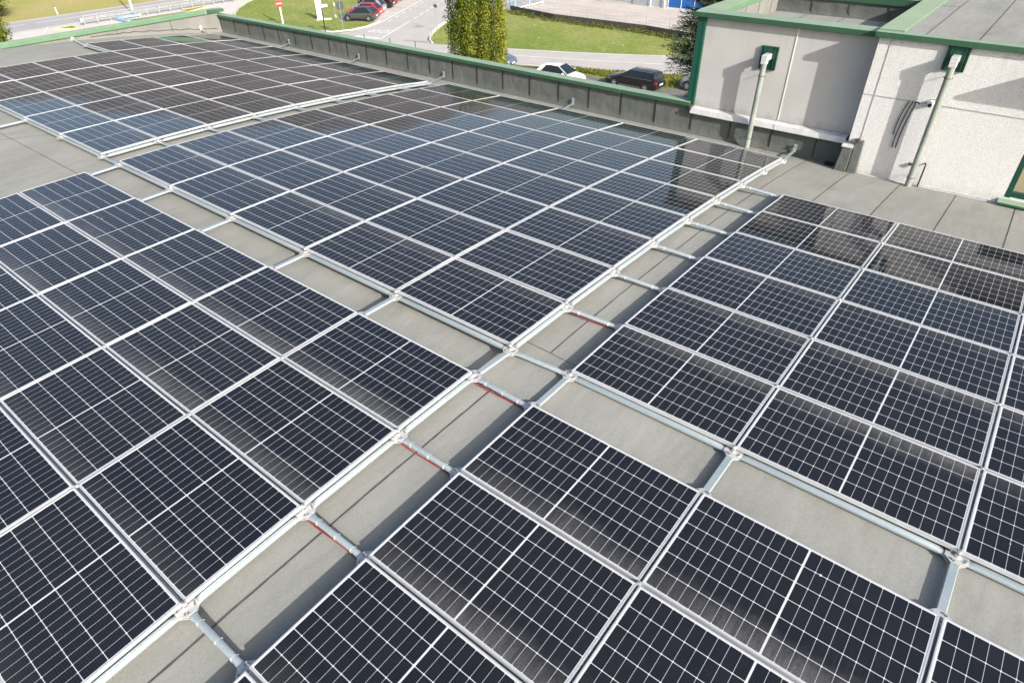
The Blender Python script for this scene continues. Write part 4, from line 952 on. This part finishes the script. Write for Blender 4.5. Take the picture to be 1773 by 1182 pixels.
# weeds along the low wall (ground cover, cannot be counted)
m = MB()
for _ in range(330):
    i = random.randrange(5); a, b_ = pw_[i], pw_[i + 1]; t = random.random(); x = a[0] + (b_[0] - a[0]) * t; y = a[1] + (b_[1] - a[1]) * t - random.uniform(.12, 1.1)
    h = random.uniform(.05, .36)
    leaf_quads(m, (x, y, G + h * .6), 26, (.22, .16, h * .4), .06, ['weed', 'leaf_green', 'weed_dry', 'leaf_dark'])
o = m.build('weeds'); tag(o, 'ragged weeds and brambles growing along the foot of the low dark wall', 'weeds', kind='stuff')
m = MB()
for _ in range(14000):
    x = random.uniform(-36, -10); y0 = 45.3; y1 = 43.9 + (x + 35.5) * .40 - .2
    if y1 < y0: continue
    if x > -19.7: continue
    y = random.uniform(y0, y1 + .1); h = random.uniform(.06, .22) * (1.4 if y - y0 < .9 else 1)
    dx, dy = random.uniform(-.5, .5) * h, random.uniform(-.5, .5) * h; wv_ = random.uniform(.015, .04); an = random.uniform(0, 3.14)
    m.add([(x - wv_ * math.cos(an), y - wv_ * math.sin(an), G + .02), (x + wv_ * math.cos(an), y + wv_ * math.sin(an), G + .02), (x + dx, y + dy, G + .02 + h)], [(0, 1, 2)], random.choice(['weed', 'weed', 'leaf_green', 'weed_dry', 'leaf_yellow']))
o = m.build('verge_grass'); tag(o, 'rough uncut grass on the strip behind the parked wagon', 'grass', kind='stuff')

# ------------------------------------------------------------------ vehicles
def car(name, loc, rz, label, paint_, L=4.1, W=1.74, H=1.48, style='hatch', cat='car', group=None, wb=None):
    """front points to +X; x runs 0..L from rear to front, centred"""
    t = empty(name, loc, rz, label, cat, group); h = L / 2; wb = wb or L * .615
    bz = .20; belt = H * .635
    if style == 'wagon': top = [(-h + .18, belt + .02, 0), (-h + .42, H - .04, 1), (-h + 1.2, H, 1), (.25, H - .02, 1), (1.12, belt + .06, 0)]; hood = belt
    elif style == 'suv': top = [(-h + .14, belt + .05, 0), (-h + .45, H - .05, 1), (-h + 1.2, H, 1), (.30, H - .02, 1), (1.05, belt + .08, 0)]; hood = belt + .05
    elif style == 'van': top = [(-h + .06, belt, 0), (-h + .16, H - .03, 1), (-h + 1.2, H, 1), (.55, H - .05, 1), (1.35, belt + .02, 0)]; hood = belt
    else: top = [(-h + .12, belt + .04, 0), (-h + .62, H - .07, 1), (-h + 1.35, H, 1), (.18, H - .03, 1), (.98, belt + .06, 0)]; hood = belt
    wx = W / 2
    # lower body loft along x
    stn = [(-h, .42, belt * .80, .80), (-h + .05, .26, belt * .93, .90), (-h + .22, bz, belt, .97), (-h + .9, bz, belt + .02, 1.0), (0, bz, belt, 1.0), (h - 1.25, bz, hood - .02, 1.0), (h - .75, bz, hood - .09, .985), (h - .32, bz, hood - .17, .94), (h - .08, .24, hood - .29, .84), (h, .34, hood - .42, .74)]
    rings = []
    for x, z0, z1, k in stn:
        w_ = wx * k; mz_ = z0 + (z1 - z0) * .55
        rings.append([(x, -w_ * .90, z0), (x, -w_ * .98, z0 + .09), (x, -w_, mz_), (x, -w_ * .955, z1 - .045), (x, -w_ * .86, z1), (x, 0, z1 + .025), (x, w_ * .86, z1), (x, w_ * .955, z1 - .045), (x, w_, mz_), (x, w_ * .98, z0 + .09), (x, w_ * .90, z0)])
    m = MB(); m.loft(rings, paint_)
    # roof skin and pillars
    def gw(z): return wx * (.90 - .20 * (z - belt) / (H - belt))
    rf = [p for p in top if p[2]]
    rr = []
    for x, z, _ in rf: rr.append([(x, -gw(z) - .012, z - .035), (x, -gw(z) + .05, z + .008), (x, 0, z + .03), (x, gw(z) - .05, z + .008), (x, gw(z) + .012, z - .035)])
    m.loft(rr, paint_, closed=False)
    for sgn in (-1, 1):
        def bar(p, q, wd=.05, pt=paint_):
            (xa, za), (xb, zb) = p, q; ya, yb = sgn * (gw(za) + .008), sgn * (gw(zb) + .008)
            m.hexa([(xa - wd, ya - .012, za), (xa + wd, ya - .012, za), (xa + wd, ya + .012, za), (xa - wd, ya + .012, za), (xb - wd, yb - .012, zb), (xb + wd, yb - .012, zb), (xb + wd, yb + .012, zb), (xb - wd, yb + .012, zb)], pt)
        bar((top[-1][0] - .02, top[-1][1] - .04), (top[-2][0], top[-2][1] - .03), .045)
        bar((-.25, belt - .01), (-.30, H - .04), .035, 'trim_black')
        bar((top[0][0] + .18, top[0][1] - .03), (top[1][0] + .10, top[1][1] - .02), .15 if style != 'hatch' else .20)
        if style in ('wagon', 'suv'): bar((-1.25, belt - .01), (-1.22, H - .03), .03, 'trim_black'); m.path([(rf[0][0] + .1, sgn * (gw(H) - .02), H + .03), (0, sgn * (gw(H) - .01), H + .055), (.35, sgn * (gw(H) - .02), H + .01)], .014, 'alloy', 5)
        m.path([(top[-1][0] - .1, sgn * (gw(belt) + .02), belt + .02), (top[0][0] + .25, sgn * (gw(belt) + .02), belt + .03)], .010, 'alloy' if style in ('wagon', 'suv') else 'trim_black', 4)
        m.box((-wb / 2 + .42, sgn * wx * .99 - .012, .27), (wb / 2 - .42, sgn * wx * .99 + .012, .31), 'alloy' if style == 'wagon' else 'trim_black')
    m.build('body', t, smooth=True)
    # glasshouse
    m = MB(); rr = []
    for x, z, k in top:
        zz = z - .02; g_ = gw(zz) if k else gw(belt); rr.append([(x, -gw(belt), belt - .03), (x, -g_, zz), (x, 0, zz + .012), (x, g_, zz), (x, gw(belt), belt - .03)])
    m.loft(rr, 'car_glass'); m.build('windows', t, smooth=True)
    wr = .325 if H < 1.55 else .36
    for sx_ in (-1, 1):
        for sgn in (-1, 1):
            cx = sx_ * wb / 2 - .02 + (.06 if sx_ > 0 else 0); cy = sgn * (wx - .10)
            m = MB(); m.cyl((cx, cy - sgn * .12, wr), (cx, cy + sgn * .095, wr), wr, 'tyre', 24); wh = m.build('wheel', t, smooth=True)
            m = MB(); m.cyl((cx, cy + sgn * .09, wr), (cx, cy + sgn * .104, wr), wr * .66, 'trim_black', 20)
            for q in range(7):
                a = q * 6.283 / 7; c1, s1 = math.cos(a), math.sin(a); e = Vector((c1, 0, s1)); n_ = Vector((-s1, 0, c1)) * .026; c0_ = Vector((cx, cy + sgn * .104, wr)); dpt = Vector((0, sgn * .008, 0))
                vs = [c0_ + e * .03 - n_, c0_ + e * wr * .66 - n_ * 1.4, c0_ + e * wr * .66 + n_ * 1.4, c0_ + e * .03 + n_]; m.add(vs + [v_ + dpt for v_ in vs], [(0, 3, 2, 1), (4, 5, 6, 7), (0, 1, 5, 4), (1, 2, 6, 5), (2, 3, 7, 6), (3, 0, 4, 7)], 'alloy')
            m.cyl((cx, cy + sgn * .1045, wr), (cx, cy + sgn * .118, wr), .06, 'alloy', 10)
            rim = m.build('rim', wh)
            m = MB(); n = 18; vs = []
            for q in range(n + 1):
                a = math.pi * q / n; 
                for rad in (wr + .005, wr + .055): vs.append((cx + rad * math.cos(a), sgn * (wx * 1.0 + .004), wr + rad * math.sin(a)))
            m.add(vs, [(2 * q, 2 * q + 1, 2 * q + 3, 2 * q + 2) for q in range(n)], 'trim_black'); m.add([(cx + (wr + .03) * math.cos(math.pi * q / n), sgn * (wx - .02), wr + (wr + .03) * math.sin(math.pi * q / n)) for q in range(n + 1)], [tuple(range(n + 1))], 'trim_black'); m.build('wheel_arch', t)
    for sgn in (-1, 1):
        m = MB(); m.hexa([(h - .30, sgn * wx * .86 - .02, hood - .36), (h - .06, sgn * wx * .62 - .1, hood - .40), (h - .03, sgn * wx * .62 + .1, hood - .40), (h - .30, sgn * wx * .90 + .03, hood - .36), (h - .42, sgn * wx * .86 - .02, hood - .215), (h - .14, sgn * wx * .62 - .1, hood - .28), (h - .14, sgn * wx * .62 + .1, hood - .28), (h - .42, sgn * wx * .90 + .03, hood - .215)], 'lamp_clear'); m.build('headlight', t)
        m = MB(); m.box((-h + .03, sgn * wx * .84 - .07, belt * .74), (-h + .22, sgn * wx * .84 + .105, belt * .95), 'lamp_red'); m.build('tail_light', t, bevel=.02)
        m = MB(); m.box((.62, sgn * (wx + .09) - .08, belt), (.76, sgn * (wx + .09) + .06, belt + .12), paint_); m.build('mirror', t, bevel=.02)
    m = MB(); m.box((h - .07, -.45, .34), (h + .012, .45, .48), 'trim_black'); m.box((h - .03, -.26, .36), (h + .02, .26, .46), 'plate_white'); m.build('grille', t)
    m = MB(); m.box((-h - .015, -.26, .52), (-h + .1, .26, .63), 'plate_white'); m.build('number_plate', t)
    return t
Zc = G + .02
car('parked_wagon', (-22.45, 44.0, Zc), math.pi, 'black estate car with roof rails parked on block paving behind the parapet', 'paint_black', 4.72, 1.76, 1.40, 'wagon', wb=2.71)
car('parked_hatchback', (-28.0, 41.6, Zc), R_(5) , 'white hatchback parked behind the parapet, left of the black estate car', 'paint_white', 4.0, 1.74, 1.44, 'hatch')
car('parked_minivan', (-17.3, 46.35 - .1, Zc), math.pi, 'blue-grey minivan half hidden by the green corner trim and conifer', 'paint_blue_grey', 4.0, 1.72, 1.62, 'van')
car('parked_hatchback', (-15.9, 40.7, Zc), R_(182), 'dark blue-grey car roof low beside the green corner trim', 'paint_navy', 4.1, 1.74, 1.46, 'hatch')
car('parked_hatchback', (-36.3, 43.0, Zc - .004), R_(6), 'dark blue car mostly hidden behind the columnar hornbeam', 'paint_navy', 4.1, 1.74, 1.48, 'hatch')
axd = Vector((.88, .475, 0)); rzc = math.atan2(-.475, -.88)
base = Vector((-62.55, 49.95, 0)); rowd = Vector((-.475, .88, 0))
specs = [('parked_hatchback', 0, 'paint_grey', 'hatch', 4.05, 1.46, 'dark grey hatchback, nearest in the row of parked cars by the side road'),
         ('parked_hatchback', 2.35, 'paint_red', 'hatch', 4.1, 1.48, 'bright red hatchback parked just behind the dark grey hatchback'),
         ('parked_hatchback', 4.8, 'paint_silver', 'hatch', 4.2, 1.56, 'silver hatchback parked between the red hatchback and the black SUV'),
         ('parked_suv', 8.4, 'paint_black', 'suv', 4.6, 1.70, 'black SUV parked beyond the silver hatchback'),
         ('parked_hatchback', 11.2, 'paint_dark_red', 'hatch', 4.1, 1.5, 'dark red car parked just beyond the black SUV'),
         ('parked_hatchback', 13.7, 'paint_black', 'hatch', 4.1, 1.5, 'black car parked beyond the dark red car'),
         ('parked_hatchback', 17.2, 'paint_silver', 'hatch', 4.1, 1.5, 'farthest silver car at the top edge of the parked row')]
for nm, t_, pt, sty, L_, H_, lab in specs:
    p = base + rowd * t_ + axd * (-.16 * t_ if t_ < 6 else -1.0 - .03 * (t_ - 8)); car(nm, (p.x, p.y, G + .008), rzc, lab, pt, L_, 1.74 if sty != 'suv' else 1.86, H_, sty, group='cars parked in a row by the side road')

# ------------------------------------------------------------------ street furniture
gr = empty('guardrail', (-87, 29, G), 0, 'long galvanised steel guardrail beside the road at far left', 'guardrail')
y0g, y1g = 29.1, 66
m = MB(); prof = [(0, 0), (.08, .05), (.08, .10), (0, .155), (.08, .21), (.08, .26), (0, .31)]
vs = []
for yv in (0, y1g - y0g):
    for px, pz_ in prof: vs.append((-.16 + px - .05, yv, .52 + pz_))
n = len(prof); m.add(vs, [(k, k + 1, n + k + 1, n + k) for k in range(n - 1)], 'galvanised_rail'); m.build('rail_beam', gr)
m = MB(); m.box((-.3, -.35, .50), (.02, -.02, .86), 'galvanised_rail'); m.build('end_cap', gr)
m = MB(); m.box((.10, -.1, 1.02), (.16, y1g - y0g, 1.10), 'galvanised_rail'); m.build('top_rail', gr)
k = 0; yv = 0.0
while yv < y1g - y0g:
    m = MB(); m.box((-.06, yv, 0), (.06, yv + .09, 1.10), 'galvanised_rail'); m.build('post', gr); yv += 1.5
def pole(name, x, y, hh, r, label, cat, mat='steel_post', lean=0):
    t = empty(name, (x, y, G), 0, label, cat); m = MB(); m.cyl((0, 0, 0), (lean, 0, hh), r, mat, 10); m.build('post', t, smooth=True); return t
def disc(t, z, r, mats, nrm, th=.02, off=.05):
    nrm = Vector(nrm).normalized(); c_ = Vector((0, 0, z)) + nrm * off
    m = MB(); m.cyl(c_, c_ + nrm * th, r, mats[0], 28); m.cyl(c_ - nrm * .004, c_, r, mats[1], 28); return m.build('sign_disc', t)
to_cam = (.80, -.58, 0)
pole('lamp_post', -88.3, 35.5, 8.0, .11, 'tall white lamp post standing behind the guardrail', 'lamp post', 'sign_white')
t = pole('no_entry_sign', -67.8, 42.8, 4.2, .085, 'white post with red and white no entry disc on the grass triangle', 'road sign', 'sign_white')
d_ = disc(t, 2.25, .36, ('sign_red', 'sign_back'), to_cam, off=.09)
m = MB(); nv = Vector(to_cam).normalized(); sv = Vector((-nv.y, nv.x, 0)); c_ = Vector((0, 0, 2.25)) + nv * .113
m.add([c_ - sv * .25 - Vector((0, 0, .055)), c_ + sv * .25 - Vector((0, 0, .055)), c_ + sv * .25 + Vector((0, 0, .055)), c_ - sv * .25 + Vector((0, 0, .055))], [(0, 1, 2, 3)], 'sign_white'); m.build('bar', d_)
t = empty('totem', (-67.0, 47.5, G), R_(50), 'blank white rectangular totem standing on the grass triangle', 'totem')
m = MB(); m.box((-.33, -.10, .05), (.33, .10, 2.35), 'sign_white'); m.build('slab', t, bevel=.02); m = MB(); m.box((-.5, -.5, 0), (1.3, .5, .06), 'kerb_stone'); m.build('plinth', t)
t = pole('lamp_post', -59.6, 42.4, 2.75, .06, 'short black lamp post with white drum head in front of totem', 'lamp post', 'trim_black')
m = MB(); m.cyl((-.05, 0, 2.72), (.62, .25, 2.86), .17, 'white_plastic', 16, .15); m.build('lamp_head', t, smooth=True)
t = pole('round_sign', -57.0, 42.8, 3.55, .035, 'thin pole with the grey back of two round signs beside dark grey hatchback', 'road sign')
for z, rr in ((2.95, .42), (2.0, .28)):
    disc(t, z, rr, ('sign_back', 'sign_back'), (-.5, .8, 0), .02, .04)
t = pole('marker_post', -65.0, 48.2, 3.2, .028, 'very thin pole with two small white plates between totem and round signs', 'pole'); m = MB(); m.box((-.11, -.02, 1.55), (.11, .02, 1.9), 'sign_white'); m.box((-.12, -.02, .3), (.12, .02, .62), 'sign_white'); m.build('plate', t)
t = pole('road_sign', -50.7, 50.5, 2.75, .025, 'thin grey pole with small dark sign at the lawn corner by hornbeam', 'road sign'); m = MB(); m.box((-.25, -.02, 2.35), (.25, .02, 2.65), 'sign_back'); m.build('plate', t)
t = empty('barrier_frame', (-87.5, 32.7, G), 0, 'pale blue painted steel frame lying on the apron beside the guardrail', 'frame')
m = MB(); m.box((0, 0, .12), (.28, 3.2, .34), 'pale_blue_paint'); m.build('beam', t); m = MB(); m.box((.281, 0, .12), (3.6, .28, .34), 'pale_blue_paint'); m.build('beam', t)
for p in ((.05, .05), (.05, 2.95), (3.3, .05)): m = MB(); m.box((p[0], p[1], 0), (p[0] + .15, p[1] + .15, .12), 'pale_blue_paint'); m.build('leg', t)
st('grass_patch', [(-86.3, 33.0), (-82, 32.9), (-82, 39.6), (-85.8, 40.6)], G + .03, 'grass')
o = MB(); o.cyl((-97.9, 30.35, G), (-97.9, 30.3, G + .85), .07, 'sign_white', 8); o.cyl((-97.9, 30.3, G + .851), (-97.9, 30.3, G + .95), .07, 'trim_black', 8)
tag(o.build('delineator_post'), 'small white delineator post with black tip on far verge', 'post')
for (x, y, zt, lab) in ((-42.3, 39.1, -8.6, 'thin dark fence post tip rising above the coping, rightmost beside the lawn corner'), (-45.3, 38.8, -8.6, 'thin dark fence post tip rising above the coping, middle one of three'), (-48.4, 38.4, -8.6, 'thin dark fence post tip rising above the coping, leftmost near the stop line')):
    m = MB(); m.cyl((x, y, G), (x, y, zt), .035, 'dark_metal', 6); tag(m.build('fence_post'), lab, 'post', 'fence posts behind the parapet')
m = MB()
for k in range(5): m.box((-21.0 + random.uniform(-1.4, -.2) + 1.2, 42.3 + random.uniform(-.5, .2), G + .0165), (-20.6 + random.uniform(-.5, 0) + .9, 42.4, G + .022), 'sign_red')
bm_ = m.build('paint_mark'); tag(bm_, 'faded red paint mark on the block paving behind black estate car', 'paint mark')
# litter on the lawn
m = MB()
for _ in range(8):
    x = random.uniform(-50, -24); y = random.uniform(53, 60); s_ = random.uniform(.05, .09); m.box((x, y, G), (x + s_, y + s_ * .7, G + .04), 'sign_white')
tag(m.build('litter'), 'scattered white scraps and pale leaves on the lawn', 'litter', kind='stuff')
